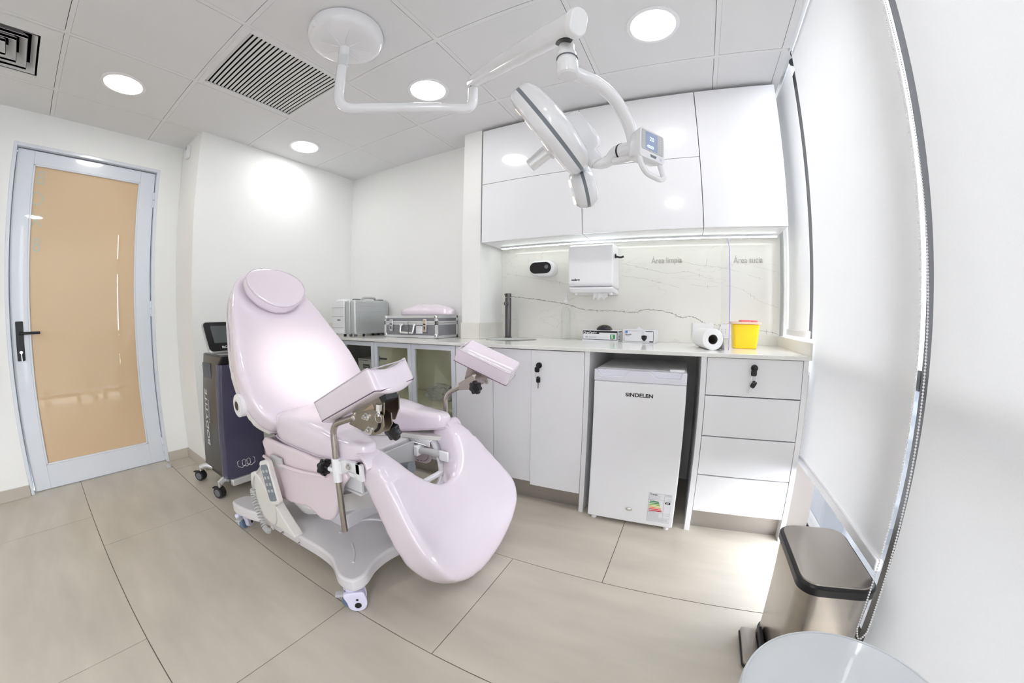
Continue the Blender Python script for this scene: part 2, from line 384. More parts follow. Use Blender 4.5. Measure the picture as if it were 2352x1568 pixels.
# skirtings
bh = .072
for nm, a, b in (('baseboard_left', (XW, YJ, 0), (XW + .012, YB, bh)), ('baseboard_jog', (XD, YJ - .012, 0), (XW + .012, YJ, bh)), ('baseboard_door_side', (XD, DY1 + .02, 0), (XD + .012, YJ, bh)),
                 ('baseboard_door_front', (XD, Y0, 0), (XD + .012, DY0 - .02, bh)), ('baseboard_behind', (XD, Y0, 0), (3.4, Y0 + .012, bh))):
    struct(nm, MB().box(a, b), 'skirt', bevel=.001)
# stone splash strips and the veined panel
struct('trim_1', MB().box((1.395, YP - .006, .897), (1.549, YP, 1.004)).box((1.545, YP - .006, .897), (1.552, YM, 1.004)), 'marbleplain', bevel=.001)
struct('trim_2', MB().box((XW, YB - .008, .897), (1.402, YB, 1.0)).box((XW, YF + .02, .897), (XW + .008, YB, 1.0)), 'marbleplain', bevel=.001)
mb = MB(); mb.box((1.546, YM - .012, .897), (XR, YM, 1.54))
pn = struct('wall_stone_panel', mb, 'marble')
def vein(name, pts, wd, m, seed, jag=.006):
    rnd = random.Random(seed); P = smooth_path([(x, 0, z) for x, z in pts], 14); mb = MB(); q = []
    n = len(P)
    for i, p in enumerate(P):
        ww = wd * (.45 + rnd.random() * .9); dz = (rnd.random() - .5) * jag; q.append((p.x, p.z + dz, ww * (1 if 0 < i < n - 1 else .2)))
    for (a, b, c), (d, e, f) in zip(q[:-1], q[1:]):
        y = YM - .0125; mb.quad((a, y, b - c / 2), (d, y, e - f / 2), (d, y, e + f / 2), (a, y, b + c / 2))
        if rnd.random() < .045:
            L = .005 + rnd.random() * .012; mb.quad((a, y, b - L), (a + .0015, y, b - L), (a + .0025, y, b + L * .6), (a + .001, y, b + L * .6))
    o = obj(name, mb, m, pn); return o
vein('vein', [(1.57, 1.195), (1.72, 1.18), (1.9, 1.155), (2.05, 1.13), (2.178, 1.095), (2.4, 1.088), (2.5, 1.078), (2.58, 1.10), (2.72, 1.085), (2.80, 1.055), (2.87, 1.06), (2.94, 1.025)], .0035, 'vein', 1)
vein('vein', [(2.94, 1.025), (3.02, 1.012), (3.12, 1.02), (3.2, .99), (3.3, .985), (3.395, .967)], .002, 'vein', 2)
vein('vein', [(1.58, 1.36), (1.85, 1.31), (2.0, 1.28), (2.15, 1.25)], .001, 'veinfine', 3)
vein('vein', [(2.42, 1.40), (2.6, 1.355), (2.72, 1.33), (2.85, 1.335), (2.96, 1.30)], .0014, 'veinfine', 4)
vein('vein', [(2.42, 1.315), (2.55, 1.30), (2.65, 1.275), (2.80, 1.235)], .0013, 'veinfine', 5)
vein('vein', [(2.98, 1.50), (2.955, 1.38), (2.945, 1.25), (2.93, 1.12), (2.925, 1.035)], .0014, 'veinfine', 6)
vein('vein', [(2.80, 1.405), (2.9, 1.38), (3.02, 1.365), (3.16, 1.335)], .0014, 'veinfine', 7)
vein('vein', [(3.07, 1.255), (3.18, 1.225), (3.28, 1.16), (3.39, 1.125)], .0014, 'veinfine', 8)
vein('vein', [(3.2, 1.32), (3.3, 1.29)], .001, 'veinfine', 9)
vein('vein', [(2.86, 1.26), (2.95, 1.245), (3.03, 1.25)], .001, 'veinfine', 10)
for s, x, z in (('Área limpia', 2.615, 1.392), ('Área sucia', 3.122, 1.388)):
    text('lettering', s, .052, (x, YM - .0135, z), (1, 0, .03), (0, 0, 1), 'letter', pn, sx=.80)
# ---------------------------------------------------------------- right side: wall ends, windows, frames, panes
mb = MB(); mb.box((XR + .015, 1.80, 0), (XG - .03, 1.90, .37)); struct('wall_right', MB().box((XR + .02, YM - .03, 0), (XG + .1, YM + .2, 2.62)).box((3.401, 2.03, .80), (XG - .04, YM, .955)), 'wall')
mb.b.free()
struct('trim_3', MB().box((3.3905, 1.79, .878), (3.4005, YM - .012, .955)), 'marbleplain', bevel=.001)
struct('trim_4', MB().box((XR, Y0, 2.58), (XG + .15, YM + .1, 2.62)), 'wall')   # lid of the blind pocket
def window(n, y0, y1, split=()):
    mb = MB(); f = .05
    zs = [.0, .93, 2.58]
    fr = MB(); fr.box((XG - .03, y0, 0), (XG + .03, y0 + f, 2.58)).box((XG - .03, y1 - f, 0), (XG + .03, y1, 2.58))
    fr.box((XG - .03, y0 + f, 0), (XG + .03, y1 - f, .05)).box((XG - .03, y0 + f, 2.53), (XG + .03, y1 - f, 2.58)).box((XG - .03, y0 + f, .86), (XG + .03, y1 - f, .92))
    o = struct('window_%d' % n, fr, 'brown', bevel=.003)
    obj('pane', MB().box((XG - .004, y0 + f, .05), (XG + .002, y1 - f, .86)), 'glass', o)
    obj('pane', MB().box((XG - .004, y0 + f, .92), (XG + .002, y1 - f, 2.53)), 'glass', o)
    return o
struct('trim_6', MB().box((XR + .012, 1.90, 0), (XG - .035, 2.16, .80)), 'jambshade')  # wall end beside the drawers, its shaded tone painted in
window(1, 2.26, 2.46); window(2, 1.142, 2.26); window(3, -.02, 1.07)
struct('trim_7', MB().box((XG - .028, 1.0705, 0), (XG + .03, 1.1415, 2.58)), 'brown'); window(4, -1.1, -.02); window(5, Y0, -1.1)
# outside: street level far below and one facade across it
struct('ground', MB().box((4, -60, -9.2), (90, 90, -9)), 'ground')
for i, (x, y, wx, wy, h) in enumerate(((24, 14, 14, 16, -1.5), (30, 38, 16, 20, -3), (26, -16, 12, 22, -2))):
    o = thing('building', ('pale low office block outside, seen under the blind', 'broad low block further along the street', 'low block beyond the far windows')[i], 'building', (x, y, -9))
    obj('block', MB().box((x - wx / 2, y - wy / 2, -9), (x + wx / 2, y + wy / 2, h)), 'facade', o)
    mb = MB()
    for z in range(-8, int(h) - 0, 2): mb.box((x - wx / 2 - .06, y - wy / 2 + .5, z), (x - wx / 2, y + wy / 2 - .5, z + 1.1))
    obj('window_band', mb, 'screen', o)
# ---------------------------------------------------------------- roller blinds
def roller_blind(label, x, y0, y1, z0, z1, tube_y=None):
    o = thing('roller_blind', label, 'blind', (x, (y0 + y1) / 2, z1), 'roller blinds along the window wall')
    n = 24
    obj('fabric', MB().box((x - .0006, y0, z0 + .02), (x, y1, z1 + .0)), 'blind', o)
    obj('bottom_bar', MB().box((x - .011, y0 - .001, z0 - .010), (x + .009, y1 + .001, z0 + .026)), 'white', o, bevel=.004)
    obj('roller_tube', MB().cyl((x + .018, y0, z1), (x + .018, y1, z1), .020), 'white', o)
    for y in (y0 - .004, y1 + .004): obj('bracket', MB().cyl((x + .018, y - .002, z1), (x + .018, y + .002, z1), .024), 'black', o)
    return o
roller_blind('short cream roller blind above the worktop beside the sink wall', 3.445, 2.00, 2.385, .975, 2.40)
roller_blind('long cream roller blind hanging behind the steel pedal bin', 3.425, 1.036, 1.885, .395, 2.375)
roller_blind('wide white roller blind nearest the camera at the right edge', 3.425, -.22, .986, .12, 2.375)
roller_blind('white roller blind beyond the near one, facing the door', 3.425, -1.12, -.26, .12, 2.375)
o = thing('blind_chain', 'white beaded pull chain looping down in front of the steel bin', 'chain', (3.385, .96, 2.3))
P = [V((3.395, 1.008, 2.33 - t * .02)) for t in range(0, 98)] ; P = [p + V((0, 0, 0)) for p in P]
P1 = [V((3.386 - .048 * k / 97, .988 - .096 * k / 97, 2.33 - 2.02 * k / 97)) for k in range(98)]
P2 = [V((3.390 - .030 * k / 97, .986 - .104 * k / 97, 2.33 - 2.02 * k / 97)) for k in range(98)]
loop = [P1[-1] + (P2[-1] - P1[-1]) * t + V((0, 0, -.028 * math.sin(PI * t))) for t in [k / 10 for k in range(11)]]
ch = P1 + loop[1:-1] + P2[::-1]
obj('cord', MB().tube(ch, .0007, 5), 'white', o)
mb = MB(); acc = 0; last = ch[0]
for a, b in zip(ch[:-1], ch[1:]):
    d = (b - a).length; t = 0
    while acc + (d - t) >= .0072:
        t += .0072 - acc; acc = 0; p = a + (b - a) * (t / d); bmesh.ops.create_icosphere(mb.b, subdivisions=1, radius=.0027, matrix=Matrix.Translation(p))
    acc += d - t
bo = obj('beads', mb, 'white', o); bo['kind'] = 'stuff'
# ---------------------------------------------------------------- downlights
first = None
for i, (x, y, lab) in enumerate(((.305, .305, 'round recessed downlight above the peach glass door'), (1.53, 1.53, 'round downlight framed by the bent arm of the surgical lamp'), (.305, 1.53, 'smallest round downlight, nearest the back left corner'),
                    (2.765, 1.53, 'largest round downlight, over the fridge by the window'), (2.73, -.10, 'round downlight above and behind the camera'))):
    r = thing('ceiling_downlight', lab, 'ceiling light', (x, y, H), 'round recessed ceiling downlights')
    if first is None:
        T = Matrix.Translation((x, y, H))
        a = obj('trim_ring', MB().lathe([(.098, .002), (.118, .002), (.118, -.003), (.112, -.006), (.100, -.005), (.098, .002)], T, 48, cap=False), 'white', r)
        b = obj('diffuser', MB().lathe([(.099, -.0025), (.0005, -.0025)], T, 48, cap=False), 'lamp', r)
        first = (r, a, b)
    else:
        for q in first[1:]:
            c = q.copy(); C.objects.link(c); c.parent = r; c.matrix_parent_inverse = first[0].matrix_basis.inverted()
# ---------------------------------------------------------------- ceiling grilles
o = thing('return_air_grille', 'square white return air grille with many parallel slats', 'vent', (.915, .915, H))
mb = MB(); q = .028
for a, b in (((.616, .616), (1.214, .616 + q)), ((.616, 1.214 - q), (1.214, 1.214)), ((.616, .616 + q), (.616 + q, 1.214 - q)), ((1.214 - q, .616 + q), (1.214, 1.214 - q))): mb.box((*a, H - .004), (*b, H + .006))
obj('frame', mb, 'tbar', o, bevel=.001)
mb = MB(); n = 24
for k in range(n):
    yy = .644 + (1.186 - .644) * (k + .5) / n
    T = Matrix.Translation((0, yy, H + .008)) @ Matrix.Rotation(math.radians(-18), 4, 'X')
    mb.box((.644, -.0062, -.001), (1.186, .0062, .001), T)
obj('slat_set', mb, 'tbar', o)
o = thing('air_diffuser', 'square four-way air diffuser with nested louvres by the door', 'vent', (.305, -.305, H))
mb = MB()
def sqring(mb, r0, z0, r1, z1, th=.002):
    c = (.305, -.305)
    a = [(c[0] + sx * r0, c[1] + sy * r0, z0) for sx, sy in ((1, 1), (-1, 1), (-1, -1), (1, -1))]; b = [(c[0] + sx * r1, c[1] + sy * r1, z1) for sx, sy in ((1, 1), (-1, 1), (-1, -1), (1, -1))]
    a2 = [(x, y, z + th) for x, y, z in a]; b2 = [(x, y, z + th) for x, y, z in b]
    for i in range(4):
        j = (i + 1) % 4; mb.quad(a[i], a[j], b[j], b[i]); mb.quad(a2[i], b2[i], b2[j], a2[j])
sqring(mb, .292, H, .215, H - .004, .004); sqring(mb, .215, H - .004, .205, H - .001, .002)
for r in (.155, .11, .065): sqring(mb, r, H - .008, r - .0, H + .006); sqring(mb, r, H + .004, r - .042, H + .05)
sqring(mb, .195, H - .001, .165, H + .04)
obj('louvre_set', mb.flat(), 'ceil', o, angle=20)
# ---------------------------------------------------------------- door
mb = MB(); j = .02
mb.box((XD - .12, DY0 - j, 0), (XD + .0, DY0, DZ + j)).box((XD - .12, DY1, 0), (XD + .0, DY1 + j, DZ + j)).box((XD - .12, DY0, DZ), (XD + .0, DY1, DZ + j)).box((XD - .14, DY0, 0), (XD - .12, DY1, DZ))
dr = struct('door_1', mb, 'doorw', bevel=.002)
xf = XD - .035; xb = xf - .04
lw = (DY0 + .004, DY1 - .004)
gy0, gy1, gz0, gz1 = lw[0] + .092, lw[1] - .098, .160, 2.045
mb = MB(); mb.box((xb, lw[0], .006), (xf, gy0, DZ - .006)).box((xb, gy1, .006), (xf, lw[1], DZ - .006)).box((xb, gy0, .006), (xf, gy1, gz0)).box((xb, gy0, gz1), (xf, gy1, DZ - .006))
leaf = obj('leaf', mb, 'doorw', dr, bevel=.0015)
mb = MB()
for a, b in (((gy0, gz0), (gy1, gz0 + .012)), ((gy0, gz1 - .012), (gy1, gz1)), ((gy0, gz0), (gy0 + .012, gz1)), ((gy1 - .012, gz0), (gy1, gz1))): mb.box((xf - .012, a[0], a[1]), (xf + .003, b[0], b[1]))
obj('glazing_bead', mb, 'doorw', leaf, bevel=.003)
obj('door_glass', MB().box((xf - .022, gy0, gz0), (xf - .012, gy1, gz1)), 'peach', leaf, label='peach frosted glass panel')
# reversed lettering applied to the far face of the glass: B O X 8, one above the other
for s, z in (('B', 1.925), ('O', 1.79), ('X', 1.655), ('8', 1.50)):
    text('lettering', s, .125, (xf - .0118, gy0 + .075, z), (0, -1, 0), (0, 0, 1), 'frost', leaf, extr=.0002, sx=.8)
mb = MB(); hp = leaf
obj('lock_plate', MB().prism(rrect(.042, .24, .006, 4, lw[0] + .043, .952), 0, .008, Matrix(((0, 0, 1, xf), (1, 0, 0, 0), (0, 1, 0, 0), (0, 0, 0, 1)))), 'black', leaf, bevel=.002)
obj('lever_handle', MB().tube(fillet([(xf + .006, lw[0] + .045, 1.0), (xf + .055, lw[0] + .045, 1.0), (xf + .055, lw[0] + .155, 1.0)], .012), .0085, 14), 'black', leaf)
obj('key_cylinder', MB().cyl((xf + .006, lw[0] + .045, .885), (xf + .022, lw[0] + .045, .885), .009), 'chrome', leaf)
obj('key', MB().prism(rrect(.004, .045, .0015, 2, 0, -.01), -.012, .012, Matrix(((0, 0, 1, xf + .03), (1, 0, 0, lw[0] + .047), (0, 1, 0, .865), (0, 0, 0, 1)))), 'chrome', leaf)
for z in (1.93, 1.14, .13):
    mb = MB().cyl((xf + .004, lw[1] + .003, z - .055), (xf + .004, lw[1] + .003, z - .003), .009).cyl((xf + .004, lw[1] + .003, z + .003), (xf + .004, lw[1] + .003, z + .055), .009).box((xf - .002, lw[1] - .02, z - .052), (xf + .002, lw[1], z + .052))
    obj('hinge', mb, 'doorw', leaf)
o = thing('door_stop', 'small half-round grey rubber door stop on the floor', 'door stop', (-.262, .672, 0))
obj('dome', MB().lathe([(.021, 0), (.021, .012), (.015, .024), (.004, .028)], Matrix.Translation((-.262, .672, 0)), 20), 'lgrey', o)
obj('rubber_buffer', MB().box((-.285, .660, .004), (-.270, .684, .022)), 'grey', o, bevel=.003)
o = thing('wall_sensor', 'small white sensor box high up on the narrow jog wall', 'sensor', (-.232, YJ, 2.28))
obj('housing', MB().box((-.262, YJ - .028, 2.235), (-.206, YJ, 2.325)), 'white', o, bevel=.005)
obj('display', MB().box((-.252, YJ - .030, 2.292), (-.216, YJ - .027, 2.318)), 'lgrey', o)
# room outside the door is not seen
# ================================================================ FITTED FURNITURE
def boolean_cut(o, cutter_mb):
    bmesh.ops.recalc_face_normals(cutter_mb.b, faces=cutter_mb.b.faces)
    me = bpy.data.meshes.new('cut'); cutter_mb.b.to_mesh(me); cutter_mb.b.free()
    c = bpy.data.objects.new('cut', me); C.objects.link(c)
    md = o.modifiers.new('bool', 'BOOLEAN'); md.operation = 'DIFFERENCE'; md.object = c; md.solver = 'EXACT'
    dg = bpy.context.evaluated_depsgraph_get(); me2 = bpy.data.meshes.new_from_object(o.evaluated_get(dg))
    o.modifiers.clear(); o.data = me2
    C.objects.unlink(c); bpy.data.objects.remove(c)
    finish(o)
YD = 1.797
# worktop
mb = MB().prism([(XW + .001, YF), (3.39, YF), (3.39, YM - .013), (1.553, YM - .013), (1.553, YP - .007), (1.394, YP - .007), (1.394, YB - .009), (XW + .009, YB - .009), (XW + .009, YF + .02), (XW + .001, YF + .02)], .878, .8965)
wt = obj('worktop', mb, 'counter'); tag(wt, 'long pale quartz worktop running the whole sink wall', 'worktop')
SX, SY = 1.745, 2.175
boolean_cut(wt, MB().cyl((SX, SY, .8), (SX, SY, 1), .165, n=48)); finish(wt, .0015, 1)
o = thing('sink_bowl', 'round steel undermount sink bowl sunk in the worktop', 'sink', (SX, SY, .75))
obj('bowl', MB().lathe([(.160, .877), (.163, .8775), (.163, .874), (.158, .80), (.13, .765), (.03, .758), (.028, .755)][::-1], Matrix.Translation((SX, SY, 0)), 48, cap=False), 'sink', o)
obj('drain', MB().lathe([(.028, .757), (.02, .759), (.001, .759)], Matrix.Translation((SX, SY, 0)), 24, cap=False), 'chrome', o)
FX, FY = 1.640, 2.335
o = thing('tap', 'tall slim gunmetal tap standing behind the round sink', 'tap', (FX, FY, .8965))
obj('column', MB().lathe([(.027, .8965), (.027, .902), (.0215, .905), (.0215, 1.175), (.019, 1.178)], Matrix.Translation((FX, FY, 0)), 28), 'faucet', o)
obj('lever', MB().lathe([(.0225, 1.182), (.0225, 1.205), (.02, 1.208)], Matrix.Translation((FX, FY, 0)), 28).box((FX - .004, FY - .052, 1.194), (FX + .004, FY - .01, 1.202)), 'faucet', o)
obj('spout', MB().cyl((FX, FY - .015, 1.135), (FX + .03, FY - .10, 1.135), .0115).cyl((FX + .03, FY - .098, 1.14), (FX + .03, FY - .098, 1.122), .010), 'faucet', o)

def door_lock(parent, x, z, y, ang=0):
    obj('lock', MB().cyl((x, y, z), (x, y - .012, z), .0155).cyl((x, y - .012, z), (x + .004, y - .026, z - .004), .008), 'black', parent, bevel=.001)
    mb = MB().prism(rrect(.026, .028, .008, 4, 0, -.020), -.003, .003, Matrix(((1, 0, 0, x - .004), (0, 0, 1, y - .022), (0, 1, 0, z), (0, 0, 0, 1))))
    obj('key', mb, 'black', parent, bevel=.001)
    a = [V((x - .002, y - .018, z - .05)) + V((.012 * math.sin(t), 0, .016 * math.cos(t))) for t in [2 * PI * k / 20 for k in range(20)]]
    obj('key_ring', MB().tube(a, .0007, 6, closed=True), 'chrome', parent)
    T = Matrix.Translation((x + .0 + ang * .01, y - .014, z - .062)) @ Matrix.Rotation(ang, 4, 'Y')
    k = obj('spare_key', MB().prism(rrect(.022, .034, .008, 4, 0, -.012), -.0025, .0025, T @ Matrix(((1, 0, 0, 0), (0, 0, 1, 0), (0, 1, 0, 0), (0, 0, 0, 1)))), 'black', parent, bevel=.001)
    obj('key_blade', MB().box((-.003, -.001, -.058), (.003, .001, -.028), T), 'chrome', k)

# ---- glass-fronted cabinets with aluminium frames
def glass_cab(x0, x1, label, inner, nbay=2):
    r = thing('glass_cabinet', label, 'cabinet', ((x0 + x1) / 2, 2.0, 0), 'glass-door base cabinets')
    t = .016; yb = YB - .01
    mb = MB().box((x0, YD + .024, .12), (x0 + t, yb, .877)).box((x1 - t, YD + .024, .12), (x1, yb, .877)).box((x0 + t, YD + .024, .12), (x1 - t, yb, .136)).box((x0 + t, yb - .01, .136), (x1 - t, yb, .862)).box((x0 + t, YD + .024, .862), (x1 - t, yb, .877))
    obj('carcass', mb, inner, r)
    obj('shelf', MB().box((x0 + t + .001, YD + .04, .455), (x1 - t - .001, yb - .012, .471)), inner, r)
    obj('plinth', MB().box((x0, YD + .05, 0), (x1, YD + .066, .119)), 'plinth', r)
    w = (x1 - x0) / nbay
    for k in range(nbay):
        a, b = x0 + k * w + .0015, x0 + (k + 1) * w - .0015; z0, z1 = .124, .873; f = .030
        mb = MB().box((a, YD, z0), (a + f, YD + .02, z1)).box((b - f, YD, z0), (b, YD + .02, z1)).box((a + f, YD, z0), (b - f, YD + .02, z0 + f)).box((a + f, YD, z1 - f), (b - f, YD + .02, z1))
        d = obj('door', mb, 'doorw', r, bevel=.001)
        obj('pane', MB().box((a + f - .004, YD + .009, z0 + f - .004), (b - f + .004, YD + .013, z1 - f + .004)), 'cabglass', d)
    for z in (.755, .25):
        obj('hinge', MB().box((x0 + t, YD + .03, z - .006), (x0 + t + .07, YD + .042, z + .006)).box((x0 + t + .0, YD + .021, z - .02), (x0 + t + .008, YD + .032, z + .02)), 'black', r, bevel=.001)
        obj('hinge', MB().box((x1 - t - .03, YD + .026, z - .012), (x1 - t, YD + .040, z + .012)), 'black', r, bevel=.001)
    return r
M['cabin'] = mat('cream_cabinet_inside', (.90, .88, .76), .5, var=(2, .03))
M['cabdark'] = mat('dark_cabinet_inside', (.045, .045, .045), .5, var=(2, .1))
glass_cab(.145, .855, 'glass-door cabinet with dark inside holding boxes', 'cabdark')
glass_cab(.857, 1.565, 'glass-door cabinet with cream inside, next to the white doors', 'cabin')
struct('trim_5', MB().box((XW + .001, YD + .005, 0), (.144, YD + .02, .877)), 'alu')
# boxes inside the dark cabinet, a bag in the light one
def carton(name, label, x0, x1, y0, y1, z0, z1, txt=None):
    r = thing(name, label, 'box', ((x0 + x1) / 2, (y0 + y1) / 2, z0))
    obj('body', MB().box((x0, y0, z0), (x1, y1, z1)), 'card', r, bevel=.001)
    if txt:
        mb = MB(); b = .004; m_ = .008
        for a, c in (((x0 + m_, z0 + m_), (x1 - m_, z0 + m_ + b)), ((x0 + m_, z1 - m_ - b), (x1 - m_, z1 - m_)), ((x0 + m_, z0 + m_), (x0 + m_ + b, z1 - m_)), ((x1 - m_ - b, z0 + m_), (x1 - m_, z1 - m_)), ((x0 + .06, (z0 + z1) / 2 - .016), (x1 - .05, (z0 + z1) / 2 + .016))): mb.box((a[0], y0 - .0008, a[1]), (c[0], y0, c[1]))
        p = obj('print', mb, 'ink', r); text('lettering', txt, .026, (x0 + .064, y0 - .001, (z0 + z1) / 2 - .009), (1, 0, 0), (0, 0, 1), 'card', p)
    return r
carton('storage_carton', 'low white carton under the black-banded one in the dark cabinet', .50, .76, 1.90, 2.09, .4715, .618)
carton('glove_box', 'white carton with a black band behind the dark cabinet glass', .545, .735, 1.905, 2.085, .6185, .728, 'CleanC')
carton('storage_carton', 'tall plain carton at the back of the dark cabinet', .49, .72, 2.12, 2.2, .4715, .815)
o = thing('plastic_bag', 'crumpled pale plastic bag on the cabinet shelf', 'bag', (1.26, 2.05, .471))
mb = MB(); bmesh.ops.create_icosphere(mb.b, subdivisions=4, radius=1)
from mathutils import noise
for v in mb.b.verts:
    p = v.co.copy(); k = 1 + .35 * noise.noise(p * 2.3) + .22 * noise.noise(p * 5.1); v.co = V((1.27 + p.x * .11 * k, 2.03 + p.y * .08 * k, max(.4718, .515 + p.z * .062 * k)))
obj('film', mb, 'bagfilm' if 'bagfilm' in M else 'white', o)
# ---- sink cabinet
o = thing('sink_cabinet', 'white sink cabinet with plain doors and a hanging key', 'cabinet', (1.96, 2.0, 0))
mb = MB().box((1.567, YD + .022, .12), (1.583, 2.41, .877)).box((2.33, YD + .022, .12), (2.3445, 2.41, .877)).box((1.583, YD + .022, .12), (2.33, 2.41, .136)).box((1.583, 2.40, .136), (2.33, 2.41, .877))
obj('carcass', mb, 'niche', o)
obj('plinth', MB().box((1.566, YD + .05, 0), (2.345, YD + .066, .119)), 'plinth', o)
obj('side_panel', MB().box((2.3455, YF + .018, 0), (2.3705, 2.41, .877)), 'matt', o, bevel=.001)
obj('filler_panel', MB().box((1.5685, YD, .125), (1.8185, YD + .018, .873)), 'matt', o, bevel=.001)
obj('door', MB().box((1.8215, YD, .125), (2.054, YD + .018, .873)), 'matt', o, bevel=.001)
d = obj('door', MB().box((2.0565, YD - .006, .110), (2.3435, YD + .018, .873)), 'matt', o, bevel=.001)
door_lock(d, 2.102, .795, YD - .007)
# ---- drawer unit
o = thing('drawer_unit', 'white four-drawer unit at the window end of the worktop', 'drawers', (3.15, 2.0, 0))
mb = MB().box((2.933, YD + .022, .12), (2.945, 2.41, .877)).box((3.35, YD + .022, .12), (3.362, 2.41, .877)).box((2.945, YD + .022, .12), (3.35, 2.41, .136))
obj('carcass', mb, 'niche', o)
obj('side_panel', MB().box((2.9065, YF + .018, 0), (2.932, 2.41, .877)), 'matt', o, bevel=.001)
obj('side_panel', MB().box((3.366, YF + .018, 0), (3.389, 2.41, .877)), 'matt', o, bevel=.001)
obj('plinth', MB().box((2.932, YD + .05, 0), (3.366, YD + .066, .119)), 'plinth', o)
zz = [.113, .309, .505, .700, .877]
for k in range(4):
    d = obj('drawer', MB().box((2.9345, YD, zz[k] + .002), (3.3645, YD + .018, zz[k + 1] - .003)), 'matt', o, bevel=.001)
door_lock(d, 3.147, .835, YD - .001, .5)
# ---- wall cupboards
yu = 2.098
cols = [(1.562, 2.2445, 'gloss white wall cupboard with two flap doors, beside the pillar', 2), (2.2475, 2.929, 'gloss white wall cupboard with two flap doors, behind the surgical lamp', 2), (2.932, 3.372, 'gloss white wall cupboard with one tall door by the blinds', 1)]
for x0, x1, lab, n in cols:
    o = thing('wall_cupboard', lab, 'wall cabinet', ((x0 + x1) / 2, 2.25, 1.535), 'gloss white wall cupboards')
    mb = MB().box((x0, yu + .021, 1.536), (x0 + .016, YM - .013, 2.34)).box((x1 - .016, yu + .021, 1.536), (x1, YM - .013, 2.34)).box((x0 + .016, yu + .021, 1.536), (x1 - .016, YM - .013, 1.552)).box((x0 + .016, yu + .021, 2.324), (x1 - .016, YM - .013, 2.34)).box((x0 + .016, YM - .023, 1.552), (x1 - .016, YM - .013, 2.324))
    obj('carcass', mb, 'matt', o)
    for a, b in ([(1.537, 1.9385), (1.9415, 2.340)] if n == 2 else [(1.537, 2.34)]):
        obj('door', MB().box((x0 + .0005, yu, a), (x1 - .0005, yu + .019, b)), 'gloss', o, bevel=.0012)
o = thing('led_strip', 'thin glowing strip light under the wall cupboards', 'light', (2.48, 2.31, 1.53))
obj('channel', MB().box((1.60, 2.300, 1.526), (3.362, 2.318, 1.5355)), 'alu', o)
obj('diffuser', MB().box((1.602, 2.303, 1.522), (3.36, 2.315, 1.526)), 'led', o)
# ---- fridge
FX0, FX1, FYF, FZ = 2.408, 2.845, 1.748, .790
o = thing('mini_fridge', 'small white fridge standing in the niche below the worktop', 'fridge', ((FX0 + FX1) / 2, 1.98, 0))
obj('body', MB().box((FX0 + .004, FYF + .055, .022), (FX1 - .004, 2.24, FZ - .012)), 'white', o, bevel=.004)
obj('top_cover', MB().box((FX0 + .002, FYF + .052, FZ - .0115), (FX1 - .002, 2.242, FZ + .012)), 'white', o, bevel=.005)
d = obj('door', MB().box((FX0, FYF, .022), (FX1, FYF + .050, FZ - .045)), 'white', o, bevel=.006, segs=3)
mb = MB(); T = Matrix(((1, 0, 0, 0), (0, 0, 1, 0), (0, 1, 0, 0), (0, 0, 0, 1)))
w_ = FX1 - FX0; zt = FZ + .010
pts = [(FX0, FZ - .044), (FX1, FZ - .044), (FX1, zt), (FX1 - .02, zt), (FX0 + w_ * .93, zt - .030), (FX0 + w_ * .68, zt - .030), (FX0 + w_ * .61, zt - .001), (FX0 + w_ * .39, zt - .001), (FX0 + w_ * .32, zt - .030), (FX0 + w_ * .07, zt - .030), (FX0 + .01, zt), (FX0, zt)]
mb.prism(pts, FYF - .001, FYF + .02, T); mb.box((FX0, FYF + .0205, FZ - .044), (FX1, FYF + .05, zt - .001))
obj('handle_strip', mb, 'fridgetrim', d, bevel=.002)
obj('hinge_cap', MB().prism(rrect(.07, .032, .006, 4, FX1 - .046, FYF + .036), zt, zt + .012), 'white', o, bevel=.002)
g_ = text('logo', 'SINDELEN', .0245, (2.563, FYF - .0006, .678), (1, 0, 0), (0, 0, 1), 'ink', d, sx=1.2, font_bold=.0006)
mb = MB().lathe([(.018, 0), (.017, .003), (.006, .005), (.0055, .003), (.0005, .003)], Matrix.Translation((2.622, FYF, .095)) @ Matrix.Rotation(PI / 2, 4, 'X') @ Matrix.Diagonal((1, .55, 1, 1)), 28, cap=False)
obj('lock', mb, 'chrome', d)
for x in (FX0 + .03, FX1 - .03):
    obj('foot', MB().cyl((x, FYF + .03, 0), (x, FYF + .03, .024), .014), 'white', o)
    obj('foot', MB().cyl((x, 2.20, 0), (x, 2.20, .024), .014), 'white', o)
# energy label
lb = obj('energy_label', MB().box((2.716, FYF - .0006, .048), (2.827, FYF, .205)), 'card', d)
mb = MB(); y_ = FYF - .0012
def ln(x0, z0, x1, z1, t=.0006): mb.box((min(x0, x1) - t / 2, y_, min(z0, z1) - t / 2), (max(x0, x1) + t / 2, y_ + .0006, max(z0, z1) + t / 2))
X0, X1, Z0, Z1 = 2.717, 2.826, .049, .204
for q in ((X0, Z0, X1, Z0), (X0, Z1, X1, Z1), (X0, Z0, X0, Z1), (X1, Z0, X1, Z1), (X0, .170, X1, .170), (X0, .098, X1, .098), (X0, .072, X1, .072), (2.792, .072, 2.792, Z1), (2.792, .088, X1, .088)): ln(*q)
for z in (.190, .186, .181, .176, .094, .0905, .087, .0835, .080, .0765, .066, .0625, .059, .055): ln(X0 + .005, z, X0 + (.055 if z > .07 else .100), z, .0004)
for z in (.199, .194): ln(2.796, z, 2.823, z, .0012)
for z in (.183, .178, .173): ln(2.806, z, 2.822, z, .0005)
obj('print', mb, 'inkgrey', lb)
text('lettering', 'Energía', .0125, (X0 + .004, y_, .1935), (1, 0, 0), (0, 0, 1), 'ink', lb, extr=.0002)
text('lettering', 'Más eficiente', .0045, (X0 + .004, y_, .165), (1, 0, 0), (0, 0, 1), 'ink', lb, extr=.0002)
